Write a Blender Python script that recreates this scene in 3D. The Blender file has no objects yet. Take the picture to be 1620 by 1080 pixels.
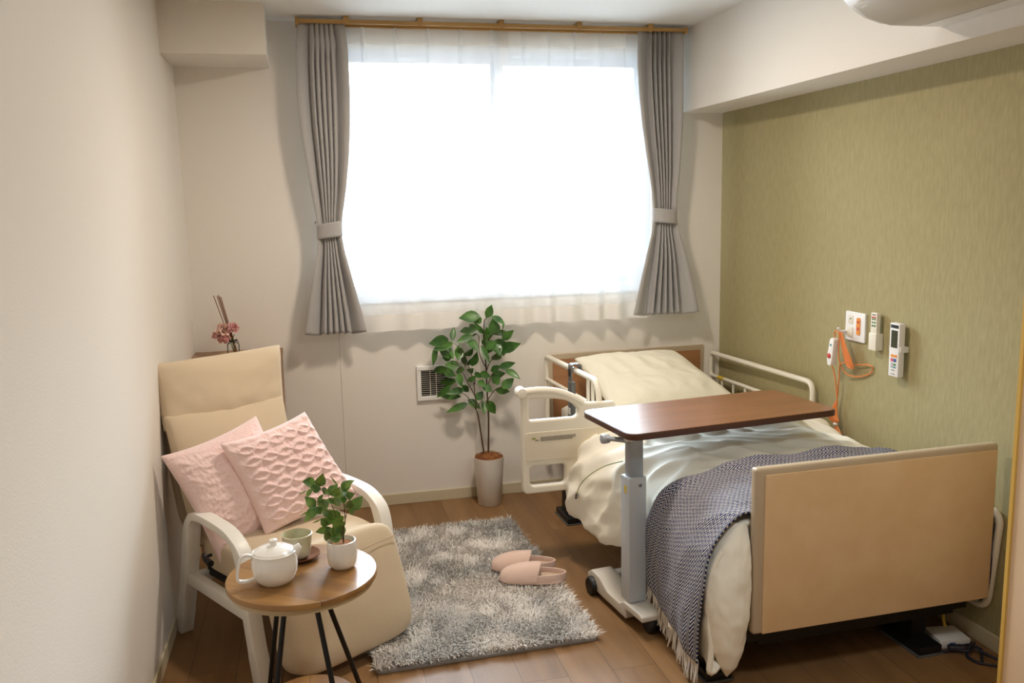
import bpy, bmesh, math, random
import numpy as np
from mathutils import Vector, Matrix, noise
random.seed(7); np.random.seed(7)
sc = bpy.context.scene
COL = sc.collection
pi, sin, cos = math.pi, math.sin, math.cos
R = math.radians

# ---------------------------------------------------------------- colours
def hexc(h):
    h = h.lstrip('#')
    c = [int(h[i:i+2], 16)/255 for i in (0, 2, 4)]
    return tuple((x/12.92 if x <= .04045 else ((x+.055)/1.055)**2.4) for x in c) + (1,)

# ---------------------------------------------------------------- camera
F_ = Vector((0.22142319, 0.96271366, -0.15541613)); R_ = Vector((0.97354805, -0.22743791, -0.0218218)); U_ = Vector((0.05635567, 0.14647322, 0.98760804))
cd = bpy.data.cameras.new('camera'); cam = bpy.data.objects.new('camera', cd); COL.objects.link(cam)
M_ = Matrix((R_, U_, -F_)).transposed().to_4x4(); M_.translation = Vector((-0.44373, -4.37405, 1.5281)); cam.matrix_world = M_
cd.sensor_width = 36; cd.lens = 1374.04/1620*36; cd.clip_start = .05; cd.clip_end = 100
sc.camera = cam

# ---------------------------------------------------------------- sky, exposure, large lights
sc.view_settings.view_transform = 'Standard'; sc.view_settings.look = 'None'
sc.view_settings.gamma = 1; sc.view_settings.use_curve_mapping = False
sc.view_settings.exposure = 0.38
sc.cycles.use_denoising = True
sc.cycles.max_bounces = 10; sc.cycles.diffuse_bounces = 5; sc.cycles.transparent_max_bounces = 16
sc.cycles.sample_clamp_indirect = 6; sc.cycles.caustics_refractive = False; sc.cycles.caustics_reflective = False
w = bpy.data.worlds.new('overcast_sky'); sc.world = w; w.use_nodes = True
bg = w.node_tree.nodes['Background']; bg.inputs[0].default_value = (.74, .88, 1, 1)
# overcast sky: hazy white at the horizon, much brighter overhead, pale sunlit ground below
def sky_():
    N = w.node_tree.nodes; L = w.node_tree.links
    tc = N.new('ShaderNodeTexCoord'); sp = N.new('ShaderNodeSeparateXYZ'); L.new(tc.outputs['Generated'], sp.inputs[0])
    cr = N.new('ShaderNodeValToRGB'); mr = N.new('ShaderNodeMapRange'); mr.inputs['From Min'].default_value = -1; L.new(sp.outputs['Z'], mr.inputs['Value']); L.new(mr.outputs[0], cr.inputs[0])
    e = cr.color_ramp.elements; S = SKY_MAX
    def g(v): return (v/S, v/S, v/S, 1)
    e[0].position = 0; e[0].color = g(SKY_GROUND); e[1].position = 1; e[1].color = g(S)
    for p_, v in ((.40, SKY_GROUND), (.47, SKY_HORIZON), (.56, SKY_HORIZON*1.1), (.66, S*.75)): q = e.new(p_); q.color = g(v)
    mu = N.new('ShaderNodeMath'); mu.operation = 'MULTIPLY'; mu.inputs[1].default_value = S; L.new(cr.outputs[0], mu.inputs[0]); L.new(mu.outputs[0], bg.inputs[1])
SKY_MAX, SKY_HORIZON, SKY_GROUND = 54.0, 2.0, 14.0
sky_()
def area(name, loc, sx, sy, power, color, rot, portal=False, shape='RECTANGLE'):
    l = bpy.data.lights.new(name, 'AREA'); l.shape = shape; l.size = sx; l.size_y = sy; l.energy = power; l.color = color
    o = bpy.data.objects.new(name, l); COL.objects.link(o); o.location = loc; o.rotation_euler = rot
    if portal: l.cycles.is_portal = True
    return o
area('window_portal', (.51, .14, 1.69), 1.7, 1.26, 1, (1, 1, 1), (R(-90), 0, 0), portal=True)
LAMP_MAIN = 170.0    # emission of the ceiling lamp over the middle of the room
FILL_ENTRY = 44.0   # emission of the unseen fill light added behind the camera
LAMP_COL = (1, .86, .73, 1)
FILL_COL = (.90, .96, 1, 1)

# ---------------------------------------------------------------- object helpers
def tag(o, label=None, cat=None, group=None, kind=None):
    if label: o['label'] = label
    if cat: o['category'] = cat
    if group: o['group'] = group
    if kind: o['kind'] = kind
    return o
def empty(name, loc=(0, 0, 0), rz=0, **k):
    o = bpy.data.objects.new(name, None); COL.objects.link(o); o.location = loc; o.rotation_euler = (0, 0, rz)
    o.empty_display_size = .05
    return tag(o, **k)
def link(name, me, m=None, parent=None, smooth=True, **k):
    o = bpy.data.objects.new(name, me); COL.objects.link(o)
    if m: me.materials.append(m)
    if parent: o.parent = parent
    if smooth and len(me.polygons): me.polygons.foreach_set('use_smooth', [True]*len(me.polygons))
    return tag(o, **k)
class B:
    """collects shapes, links them as one mesh object"""
    def __init__(s): s.v = []; s.f = []
    def add(s, v, f):
        n = len(s.v); s.v += [tuple(x) for x in v]; s.f += [tuple(i+n for i in q) for q in f]; return s
    def obj(s, name, m, parent=None, smooth=True, bevel=0, seg=2, **k):
        me = bpy.data.meshes.new(name); me.from_pydata(s.v, [], s.f)
        bm = bmesh.new(); bm.from_mesh(me)
        bmesh.ops.recalc_face_normals(bm, faces=bm.faces)
        if bevel:
            es = [e for e in bm.edges if len(e.link_faces) == 2 and e.calc_face_angle(0) > .6]
            bmesh.ops.bevel(bm, geom=es, offset=bevel, segments=seg, affect='EDGES', profile=.6, clamp_overlap=True)
        bm.to_mesh(me); bm.free()
        o = link(name, me, m, parent, smooth, **k)
        if smooth: 
            me.set_sharp_from_angle(angle=R(45)) if hasattr(me, 'set_sharp_from_angle') else None
        return o
    def box(s, x0, x1, y0, y1, z0, z1):
        v = [(x, y, z) for x in (x0, x1) for y in (y0, y1) for z in (z0, z1)]
        return s.add(v, [(0, 1, 3, 2), (4, 6, 7, 5), (0, 4, 5, 1), (2, 3, 7, 6), (0, 2, 6, 4), (1, 5, 7, 3)])
    def tube(s, pts, r, n=12, closed=False, flat=1.0):
        pts = [Vector(p) for p in pts]; N = len(pts); rr = r if isinstance(r, (list, tuple)) else [r]*N
        T = [(pts[(i+1) % N if closed else min(i+1, N-1)]-pts[(i-1) % N if closed else max(i-1, 0)]).normalized() for i in range(N)]
        a = Vector((0, 0, 1)) if abs(T[0].z) < .9 else Vector((1, 0, 0))
        nr = T[0].cross(a).normalized(); V = []
        for i in range(N):
            nr = (nr-T[i]*nr.dot(T[i])).normalized(); b = T[i].cross(nr)
            for j in range(n):
                t = 2*pi*j/n; V.append(pts[i]+nr*(cos(t)*rr[i])+b*(sin(t)*rr[i]*flat))
        Fc = []
        for i in range(N if closed else N-1):
            k = (i+1) % N
            for j in range(n): Fc.append((i*n+j, i*n+(j+1) % n, k*n+(j+1) % n, k*n+j))
        if not closed: Fc += [tuple(range(n)), tuple((N-1)*n+j for j in range(n))]
        return s.add(V, Fc)
    def lathe(s, prof, c=(0, 0, 0), n=32, ax='z', cap=True):
        V = []; c = Vector(c)
        for r_, h in prof:
            for j in range(n):
                t = 2*pi*j/n
                p = (r_*cos(t), r_*sin(t), h) if ax == 'z' else ((r_*cos(t), h, r_*sin(t)) if ax == 'y' else (h, r_*cos(t), r_*sin(t)))
                V.append(c+Vector(p))
        Fc = [(i*n+j, i*n+(j+1) % n, (i+1)*n+(j+1) % n, (i+1)*n+j) for i in range(len(prof)-1) for j in range(n)]
        if cap: Fc += [tuple(range(n)), tuple((len(prof)-1)*n+j for j in range(n))]
        return s.add(V, Fc)
    def sweep(s, pts, nrm, wid, th):
        """flat bar along pts lying in a plane with normal nrm; wid along nrm, th across"""
        nrm = Vector(nrm).normalized(); pts = [Vector(p) for p in pts]; N = len(pts); V = []
        th = th if isinstance(th, (list, tuple)) else [th]*N
        for i in range(N):
            T = (pts[min(i+1, N-1)]-pts[max(i-1, 0)]).normalized(); b = nrm.cross(T).normalized()
            for a_, c_ in ((-1, -1), (1, -1), (1, 1), (-1, 1)): V.append(pts[i]+nrm*(a_*wid/2)+b*(c_*th[i]/2))
        Fc = [(i*4+j, i*4+(j+1) % 4, (i+1)*4+(j+1) % 4, (i+1)*4+j) for i in range(N-1) for j in range(4)]
        Fc += [(0, 1, 2, 3), tuple((N-1)*4+j for j in range(4))]
        return s.add(V, Fc)
    def prism(s, poly, axis, a0, a1):
        """polygon (p,q) extruded along axis: x->(y,z) y->(x,z) z->(x,y)"""
        def P(p, a): return {'x': (a, p[0], p[1]), 'y': (p[0], a, p[1]), 'z': (p[0], p[1], a)}[axis]
        n = len(poly); V = [P(p, a0) for p in poly]+[P(p, a1) for p in poly]
        Fc = [tuple(range(n)), tuple(range(n, 2*n))]+[(i, (i+1) % n, n+(i+1) % n, n+i) for i in range(n)]
        return s.add(V, Fc)
def smooth_path(pts, n=8):
    pts = [Vector(p) for p in pts]; out = []
    for i in range(len(pts)-1):
        p0 = pts[max(i-1, 0)]; p1 = pts[i]; p2 = pts[i+1]; p3 = pts[min(i+2, len(pts)-1)]
        for k in range(n):
            t = k/n; out.append(.5*((2*p1)+(p2-p0)*t+(2*p0-5*p1+4*p2-p3)*t*t+(3*p1-p0-3*p2+p3)*t**3))
    out.append(pts[-1]); return out
def fillet(pts, r, n=6, closed=False):
    pts = [Vector(p) for p in pts]; N = len(pts); out = []
    for i, p in enumerate(pts):
        if not closed and i in (0, N-1): out.append(p); continue
        a = pts[i-1]; b = pts[(i+1) % N]; d1 = (a-p); d2 = (b-p)
        rr = min(r if not isinstance(r, (list, tuple)) else r[i], d1.length*.49, d2.length*.49)
        A = p+d1.normalized()*rr; C = p+d2.normalized()*rr
        for k in range(n+1):
            t = k/n; out.append(A*(1-t)**2+p*2*t*(1-t)+C*t*t)
    return out
def rrect(x0, x1, y0, y1, r, n=6): return [(p.x, p.y) for p in fillet([(x0, y0, 0), (x1, y0, 0), (x1, y1, 0), (x0, y1, 0)], r, n, True)]
def plate(name, outer, holes, th, bev, M, m, parent=None, **k):
    """flat plate with holes; outline in x,y, thickness along z, placed by matrix M"""
    cu = bpy.data.curves.new('tmp', 'CURVE'); cu.dimensions = '2D'; cu.fill_mode = 'BOTH'; cu.extrude = th/2-bev; cu.bevel_depth = bev; cu.bevel_resolution = 3
    for L in [outer]+holes:
        sp = cu.splines.new('POLY'); sp.points.add(len(L)-1); sp.use_cyclic_u = True
        for q, p in zip(sp.points, L): q.co = (p[0], p[1], 0, 1)
    cu.offset = -bev
    t = bpy.data.objects.new('tmp', cu); COL.objects.link(t)
    dg = bpy.context.evaluated_depsgraph_get(); dg.update()
    me = bpy.data.meshes.new_from_object(t.evaluated_get(dg)); me.materials.clear()
    bpy.data.objects.remove(t); bpy.data.curves.remove(cu)
    me.transform(M); me.name = name
    o = link(name, me, m, parent, True, **k)
    me.set_sharp_from_angle(angle=R(50)); return o
def surf(name, fn, nu, nv, m, parent=None, uv=True, solid=0, closed_u=False, offset=-1, **k):
    V = [fn(i/nu, j/nv) for j in range(nv+1) for i in range(nu+1)]
    Fc = [(j*(nu+1)+i, j*(nu+1)+i+1, (j+1)*(nu+1)+i+1, (j+1)*(nu+1)+i) for j in range(nv) for i in range(nu)]
    me = bpy.data.meshes.new(name); me.from_pydata([tuple(v) for v in V], [], Fc)
    if uv:
        ul = me.uv_layers.new(name='UVMap'); nvt = nu+1
        for l in me.loops: ul.data[l.index].uv = ((l.vertex_index % nvt)/nu, (l.vertex_index//nvt)/nv)
    o = link(name, me, m, parent, True, **k)
    if solid:
        md = o.modifiers.new('s', 'SOLIDIFY'); md.thickness = solid; md.offset = offset
    return o
def pad(name, c, ax, ay, az, m, parent=None, e=4.0, n=22, bulge=0, wr=0, seed=0, **k):
    """rounded upholstered block: half-axes as vectors ax, ay, az; e boxiness; az is the face normal"""
    c, ax, ay, az = [Vector(q) for q in (c, ax, ay, az)]; bm = bmesh.new(); g = {}
    def vert(p):
        key = tuple(round(t, 5) for t in p)
        if key not in g:
            nn = (abs(p[0])**e+abs(p[1])**e+abs(p[2])**e)**(1/e); q = [t/nn for t in p]
            z = q[2]*(1+bulge*max(0, (1-q[0]**2))*max(0, (1-q[1]**2)))
            v = c+ax*q[0]+ay*q[1]+az*z
            if wr:
                d = noise.noise(Vector((v.x*7+seed, v.y*7, v.z*7)))*wr+noise.noise(Vector((v.x*20, v.y*20+seed, v.z*20)))*wr*.35
                v += az.normalized()*d
            g[key] = bm.verts.new(v)
        return g[key]
    for axis in range(3):
        for s_ in (-1, 1):
            for i in range(n):
                for j in range(n):
                    q = []
                    for a_, b_ in ((i, j), (i+1, j), (i+1, j+1), (i, j+1)):
                        p = [0, 0, 0]; p[axis] = s_; p[(axis+1) % 3] = -1+2*a_/n; p[(axis+2) % 3] = -1+2*b_/n; q.append(vert(p))
                    try: bm.faces.new(q if s_ > 0 else q[::-1])
                    except ValueError: pass
    bmesh.ops.recalc_face_normals(bm, faces=bm.faces)
    me = bpy.data.meshes.new(name); bm.to_mesh(me); bm.free()
    return link(name, me, m, parent, True, **k)
def pillow(name, TL, TR, BR, BL, th, m, parent=None, disp=None, n=60, pinch=.07, pw=.45, flat=0, **k):
    TL, TR, BR, BL = [Vector(q) for q in (TL, TR, BR, BL)]
    N = (TR-TL).cross(BL-TL).normalized()
    if N.y > 0: N = -N
    V = []; Fc = []
    for side in (1, -1):
        for j in range(n+1):
            for i in range(n+1):
                u = -1+2*i/n; v = -1+2*j/n
                uu = u*(1-pinch*(1-v*v)*abs(u)**2); vv = v*(1-pinch*(1-u*u)*abs(v)**2)
                a = (uu+1)/2; b = (vv+1)/2
                p = (BL*(1-a)+BR*a)*(1-b)+(TL*(1-a)+TR*a)*b
                h = th/2*max(0, (1-u**4)*(1-v**4))**pw*(.75+.25*(1-u*u)*(1-v*v))
                if disp: h += disp((u+1)/2, (v+1)/2)*min(1, 6*(1-max(abs(u), abs(v)))) if side > 0 else 0
                V.append(p+N*h*side*(1 if side > 0 else 1-flat))
        o_ = 0 if side > 0 else (n+1)**2
        for j in range(n):
            for i in range(n): Fc.append((o_+j*(n+1)+i, o_+j*(n+1)+i+1, o_+(j+1)*(n+1)+i+1, o_+(j+1)*(n+1)+i))
    me = bpy.data.meshes.new(name); me.from_pydata([tuple(v) for v in V], [], Fc)
    bm = bmesh.new(); bm.from_mesh(me); bmesh.ops.remove_doubles(bm, verts=bm.verts, dist=1e-5); bmesh.ops.recalc_face_normals(bm, faces=bm.faces); bm.to_mesh(me); bm.free()
    return link(name, me, m, parent, True, **k)

# ---------------------------------------------------------------- materials
def mat(name, col, rough=.6, metal=0, bump=0, bscale=80, bstretch=(1, 1, 1), spec=.5, col2=None, cscale=5, cstretch=(1, 1, 1), sheen=0, detail=3, coat=0, clo=.35, chi=.65, trans=0):
    m = bpy.data.materials.new(name); m.use_nodes = True; nt = m.node_tree; N = nt.nodes; L = nt.links
    p = N['Principled BSDF']; c = hexc(col) if isinstance(col, str) else col
    p.inputs['Base Color'].default_value = c; p.inputs['Roughness'].default_value = rough; p.inputs['Metallic'].default_value = metal
    p.inputs['Specular IOR Level'].default_value = spec
    if sheen: p.inputs['Sheen Weight'].default_value = sheen; p.inputs['Sheen Roughness'].default_value = .5
    if coat: p.inputs['Coat Weight'].default_value = coat; p.inputs['Coat Roughness'].default_value = .15
    tc = N.new('ShaderNodeTexCoord')
    def noise_(scale, st, det):
        mp = N.new('ShaderNodeMapping'); mp.inputs['Scale'].default_value = st; L.new(tc.outputs['Object'], mp.inputs[0])
        nz = N.new('ShaderNodeTexNoise'); nz.inputs['Scale'].default_value = scale; nz.inputs['Detail'].default_value = det
        L.new(mp.outputs[0], nz.inputs['Vector']); return nz
    if col2:
        nz = noise_(cscale, cstretch, detail); cr = N.new('ShaderNodeValToRGB')
        cr.color_ramp.elements[0].position = clo; cr.color_ramp.elements[1].position = chi
        cr.color_ramp.elements[0].color = c; cr.color_ramp.elements[1].color = hexc(col2)
        L.new(nz.outputs['Fac'], cr.inputs[0]); L.new(cr.outputs[0], p.inputs['Base Color'])
    if bump:
        nz = noise_(bscale, bstretch, 4); b = N.new('ShaderNodeBump'); b.inputs['Strength'].default_value = min(1, bump); b.inputs['Distance'].default_value = .002
        L.new(nz.outputs['Fac'], b.inputs['Height']); L.new(b.outputs[0], p.inputs['Normal'])
    return m
def emis(name, col, st):
    m = bpy.data.materials.new(name); m.use_nodes = True; nt = m.node_tree; nt.nodes.clear()
    e = nt.nodes.new('ShaderNodeEmission'); e.inputs[0].default_value = col; e.inputs[1].default_value = st
    o = nt.nodes.new('ShaderNodeOutputMaterial'); nt.links.new(e.outputs[0], o.inputs[0]); return m
def sheer_mat(name, transp, colr):
    m = bpy.data.materials.new(name); m.use_nodes = True; nt = m.node_tree; N = nt.nodes; L = nt.links; N.clear()
    o = N.new('ShaderNodeOutputMaterial'); t = N.new('ShaderNodeBsdfTransparent'); d = N.new('ShaderNodeBsdfDiffuse'); tr = N.new('ShaderNodeBsdfTranslucent')
    d.inputs[0].default_value = colr; tr.inputs[0].default_value = colr
    a = N.new('ShaderNodeMixShader'); a.inputs[0].default_value = .09; L.new(d.outputs[0], a.inputs[1]); L.new(tr.outputs[0], a.inputs[2])
    b = N.new('ShaderNodeMixShader'); b.inputs[0].default_value = transp; L.new(a.outputs[0], b.inputs[1]); L.new(t.outputs[0], b.inputs[2]); L.new(b.outputs[0], o.inputs[0])
    return m
def glass_mat(name, tint=(1, 1, 1, 1), ior=1.45, rough=.02):
    m = bpy.data.materials.new(name); m.use_nodes = True; nt = m.node_tree; N = nt.nodes; L = nt.links; N.clear()
    o = N.new('ShaderNodeOutputMaterial'); t = N.new('ShaderNodeBsdfTransparent'); t.inputs[0].default_value = tint
    g = N.new('ShaderNodeBsdfGlossy'); g.inputs['Roughness'].default_value = rough
    fr = N.new('ShaderNodeFresnel'); fr.inputs[0].default_value = ior
    mx = N.new('ShaderNodeMixShader'); L.new(fr.outputs[0], mx.inputs[0]); L.new(t.outputs[0], mx.inputs[1]); L.new(g.outputs[0], mx.inputs[2]); L.new(mx.outputs[0], o.inputs[0])
    return m
def wood_mat(name, c1, c2, axis='x', rough=.4, scale=3.5, planks=None, coat=0, spec=.5, bump=.15):
    """grain along axis; planks=(length,width,c3) adds boards"""
    m = bpy.data.materials.new(name); m.use_nodes = True; nt = m.node_tree; N = nt.nodes; L = nt.links
    p = N['Principled BSDF']; p.inputs['Roughness'].default_value = rough; p.inputs['Specular IOR Level'].default_value = spec
    p.inputs['Coat Weight'].default_value = coat; p.inputs['Coat Roughness'].default_value = .2
    tc = N.new('ShaderNodeTexCoord'); mp = N.new('ShaderNodeMapping'); st = {'x': (.12, 1, 1), 'y': (1, .12, 1), 'z': (1, 1, .12)}[axis]
    mp.inputs['Scale'].default_value = [s*6 for s in st]; L.new(tc.outputs['Object'], mp.inputs[0]); vec = mp.outputs[0]
    if planks:
        ln, wd, var = planks
        br = N.new('ShaderNodeTexBrick'); br.offset = .37; br.inputs['Scale'].default_value = 1; br.inputs['Mortar Size'].default_value = .0015; br.inputs['Mortar Smooth'].default_value = .3
        br.inputs['Brick Width'].default_value = ln; br.inputs['Row Height'].default_value = wd
        br.inputs['Color1'].default_value = (0, 0, 0, 1); br.inputs['Color2'].default_value = (1, 1, 1, 1); br.inputs['Mortar'].default_value = (.5, .5, .5, 1); br.inputs['Bias'].default_value = 0
        mr = N.new('ShaderNodeMapping'); mr.inputs['Rotation'].default_value = (0, 0, 0 if axis == 'x' else R(90)); L.new(tc.outputs['Object'], mr.inputs[0]); L.new(mr.outputs[0], br.inputs['Vector'])
        ad = N.new('ShaderNodeVectorMath'); ad.operation = 'MULTIPLY_ADD'; ad.inputs[1].default_value = (7, 7, 7)
        L.new(br.outputs['Color'], ad.inputs[0]); L.new(mp.outputs[0], ad.inputs[2]); vec = ad.outputs[0]
    n1 = N.new('ShaderNodeTexNoise'); n1.inputs['Scale'].default_value = scale; n1.inputs['Detail'].default_value = 6; n1.inputs['Distortion'].default_value = .6; L.new(vec, n1.inputs['Vector'])
    cr = N.new('ShaderNodeValToRGB'); cr.color_ramp.elements[0].position = .32; cr.color_ramp.elements[1].position = .68
    cr.color_ramp.elements[0].color = hexc(c1); cr.color_ramp.elements[1].color = hexc(c2); L.new(n1.outputs['Fac'], cr.inputs[0]); col = cr.outputs[0]
    if planks:
        mx = N.new('ShaderNodeMix'); mx.data_type = 'RGBA'; mx.blend_type = 'MULTIPLY'; mx.inputs['Factor'].default_value = 1
        rp = N.new('ShaderNodeMapRange'); rp.inputs['To Min'].default_value = 1-var; rp.inputs['To Max'].default_value = 1.0; L.new(br.outputs['Color'], rp.inputs['Value'])
        L.new(col, mx.inputs['A']); L.new(rp.outputs[0], mx.inputs['B']); 
        m2 = N.new('ShaderNodeMix'); m2.data_type = 'RGBA'; m2.inputs['B'].default_value = hexc('#3c2c1c'); L.new(mx.outputs['Result'], m2.inputs['A'])
        ms = N.new('ShaderNodeMath'); ms.operation = 'MULTIPLY'; ms.inputs[1].default_value = .6; L.new(br.outputs['Fac'], ms.inputs[0]); L.new(ms.outputs[0], m2.inputs['Factor']); col = m2.outputs['Result']
    L.new(col, p.inputs['Base Color'])
    if bump:
        b = N.new('ShaderNodeBump'); b.inputs['Strength'].default_value = bump; b.inputs['Distance'].default_value = .001; L.new(n1.outputs['Fac'], b.inputs['Height']); L.new(b.outputs[0], p.inputs['Normal'])
    return m

M_wall = mat('wallpaper_ivory', '#e3ddd3', .85, bump=.25, bscale=160, spec=.2)
M_ceil = mat('ceiling_paper', '#e3e2de', .9, bump=.2, bscale=200, spec=.2)
M_green = mat('wallpaper_green', '#9a9068', .8, bump=.22, bscale=90, bstretch=(1, 4, 1), spec=.2, col2='#a69b73', cscale=34, cstretch=(1, 3, .6), clo=.3, chi=.7)
M_floor = wood_mat('floor_vinyl', '#7c5b38', '#947049', 'y', rough=.46, scale=2.2, planks=(.92, .152, .14), spec=.4)
M_base = mat('baseboard_cream', '#c9bd9f', .5)
M_frame = mat('sash_white', '#c9ccd0', .35)
M_glass = glass_mat('pane_glass')
M_drape = mat('drape_grey', '#aaa8a6', .85, bump=.5, bscale=300, bstretch=(1, 1, .15), sheen=.3, spec=.15)
M_sheer = sheer_mat('sheer_voile', .54, (.93, .93, .92, 1))
M_sheerh = sheer_mat('sheer_hem', .12, (.9, .88, .84, 1))
M_gold = wood_mat('rail_golden_oak', '#a17a3e', '#bd9556', 'x', rough=.35)
M_whitep = mat('white_plastic', '#e6e3de', .35)
M_creamp = mat('cream_plastic', '#e0d8c6', .42)
M_creamt = mat('cream_tube', '#e6dfce', .35)
M_black = mat('black_plastic', '#0d0d0e', .45)
M_blackm = mat('black_steel', '#111010', .4, metal=.3)
M_grey = mat('grey_steel', '#a9adb1', .35, metal=.2)
M_greyd = mat('dark_grey_plastic', '#5a5a58', .5)
M_chrome = mat('chrome', '#c8c8c8', .15, metal=1)
M_walnut = wood_mat('walnut_top', '#6d4629', '#7f5233', 'x', rough=.28, scale=4, spec=.5)
M_walnute = mat('walnut_edge', '#4a2817', .4)
M_tan = mat('tan_leatherette', '#d5b388', .5, bump=.35, bscale=220, spec=.35, col2='#dabb91', cscale=9)
M_bframe = mat('board_trim_beige', '#b5a389', .32, spec=.5)
M_hbrown = wood_mat('headboard_brown', '#96683f', '#a4744b', 'x', rough=.5)
M_sheet = mat('fitted_sheet', '#e8e4d8', .8, bump=.3, bscale=30, spec=.1)
M_pill = mat('pillow_cotton', '#f2edda', .75, bump=.3, bscale=18, spec=.1)
M_duvet = mat('duvet_cotton', '#f2eee0', .75, bump=.35, bscale=14, spec=.1)
M_upl = mat('armchair_fabric', '#cebca0', .8, bump=.3, bscale=260, sheen=.15, spec=.15)
M_pink = mat('pink_plush', '#f3d5d0', .95, bump=1, bscale=120, sheen=.5, spec=.05)
M_arm = mat('armchair_white_wood', '#ebe8e0', .4)
M_cab = wood_mat('cabinet_oak', '#8f6a4b', '#b08a66', 'y', rough=.5)
M_stbl = wood_mat('side_table_top', '#7d5632', '#a1763f', 'y', rough=.3, spec=.5, scale=2.6, planks=(.6, .137, .12))
M_stund = mat('side_table_underside', '#b9a582', .5)
M_porc = mat('white_porcelain', '#eeeae2', .12, coat=.6)
M_celadon = mat('celadon_glaze', '#c0ba9a', .25, coat=.4, col2='#cbc6aa', cscale=30)
M_saucer = mat('brown_lacquer', '#6a3e26', .25, coat=.4)
M_leaf = mat('leaf_green', '#27501c', .4, spec=.45, col2='#4d7a2e', cscale=16, coat=.1)
M_leaf2 = mat('leaf_light_green', '#3a6123', .4, spec=.45, col2='#7d9a45', cscale=34, coat=.1)
M_stem = mat('stem_brown', '#4a3320', .8)
M_coco = mat('coconut_fibre', '#7e4d28', .95, bump=1, bscale=120, col2='#a06a3c', cscale=60)
M_pot = mat('ivory_ceramic', '#e3ddd3', .35)
M_slip = mat('pink_felt', '#e0c3b4', .9, bump=.4, bscale=200, spec=.1, sheen=.3)
M_insole = mat('beige_insole', '#c9b49c', .9, spec=.1)
M_orange = mat('orange_cord', '#df8545', .5)
M_orangep = mat('orange_mark', '#dd8a2e', .5)
M_red = mat('red_button', '#c24438', .4)
M_blue = mat('blue_button', '#3a4f9a', .4)
M_grn = mat('green_button', '#3e7d4d', .4)
M_teal = mat('teal_button', '#4d8f9c', .4)
M_pinkb = mat('pink_button', '#d0566c', .4)
M_lcd = mat('lcd_glass', '#3d4030', .2)
M_yel = mat('yellow_label', '#d3b53c', .5)
M_text = mat('label_print', '#6d675a', .6)
M_greentext = mat('label_green', '#8a9a3c', .6)
M_purple = mat('dark_cable', '#23202c', .5)
M_clear = glass_mat('clear_glass', (.97, .98, .97, 1), 1.15)
M_reed = mat('reed_brown', '#7a4e30', .8)
M_petal = mat('petal_pink', '#d89a9c', .8, col2='#edc4bd', cscale=60)
M_petal2 = mat('petal_cream', '#ecc9b8', .8, col2='#f0d6cc', cscale=60)

# ---------------------------------------------------------------- room shell
XL, XR, XB, ZB, H = -1.005, 1.741, 1.504, 1.986, 2.40
YP, XP, YF = -2.72, 1.146, -5.4
wx0, wx1, wz0, wz1 = -.32, 1.34, 1.075, 2.29
def struct(name, b, m, bevel=0, **k): return b.obj(name, m, None, smooth=False, bevel=bevel, kind='structure', **k)
struct('floor', B().box(XL-.1, XR+.1, YF-.1, .16, -.06, 0), M_floor)
struct('ceiling', B().box(XL-.1, XR+.1, YF-.1, .16, H, H+.06), M_ceil)
struct('wall_back', B().box(XL-.1, wx0, 0, .16, 0, H).box(wx1, XR+.1, 0, .16, 0, H).box(wx0, wx1, 0, .16, 0, wz0).box(wx0, wx1, 0, .16, wz1, H), M_wall)
struct('wall_left', B().box(XL-.1, XL, YF, 0, 0, H), M_wall)
struct('wall_right', B().box(XR, XR+.1, YF, 0, 0, H), M_green)
struct('wall_front', B().box(XL-.1, XR+.1, YF-.1, YF, 0, H), M_wall)
struct('wall_entry', B().box(XP, XR, YF, YP, 0, H), mat('door_side_beige', '#d9bd9b', .5))
struct('trim_1', B().box(XL, -.577, -.37, 0, 2.187, H), M_wall)
struct('trim_2', B().box(XB, XR, YP, 0, ZB, H), M_wall)
struct('trim_3', B().box(XP-.006, XP+.01, YP-.004, YP+.006, 0, H), mat('corner_trim_honey', '#c9a24f', .4))
struct('trim_4', B().box(-.3245, -.3225, -.0012, 0, .055, wz0-.02), mat('wallpaper_seam', '#b7ab97', .8))
def baseb(name, b): struct(name, b, M_base, bevel=.003)
baseb('baseboard_back', B().box(XL, XR, -.009, 0, 0, .058))
baseb('baseboard_left', B().box(XL, XL+.009, YF, -.01, 0, .058))
baseb('baseboard_right', B().box(XR-.009, XR, YP, -.01, 0, .058))
# window
win = empty('window_1', (.51, 0, wz0), kind='structure')
def loc_(o, p): o.parent = win; o.location = -win.location; return o
fr = B()
def ring(b, x0, x1, z0, z1, t, y0, y1):
    return b.box(x0, x1, y0, y1, z0, z0+t).box(x0, x1, y0, y1, z1-t, z1).box(x0, x0+t, y0, y1, z0+t, z1-t).box(x1-t, x1, y0, y1, z0+t, z1-t)
loc_(ring(fr, wx0, wx1, wz0, wz1, .028, .03, .15).obj('window_frame', M_frame, smooth=False, bevel=.002), 0)
loc_(B().box(wx0-.012, wx1+.012, -.012, .16, wz0-.022, wz0+.001).obj('window_sill', M_frame, smooth=False, bevel=.003), 0)
for x0, x1, y in ((wx0+.028, .56, .075), (.50, wx1-.028, .115)):
    loc_(ring(B(), x0, x1, wz0+.028, wz1-.028, .035 if y < .1 else .035, y-.015, y+.015).obj('window_sash', M_frame, smooth=False, bevel=.002), 0)
    loc_(B().box(x0+.03, x1-.03, y-.003, y+.003, wz0+.06, wz1-.06).obj('window_glass', M_glass, smooth=False), 0)

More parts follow.
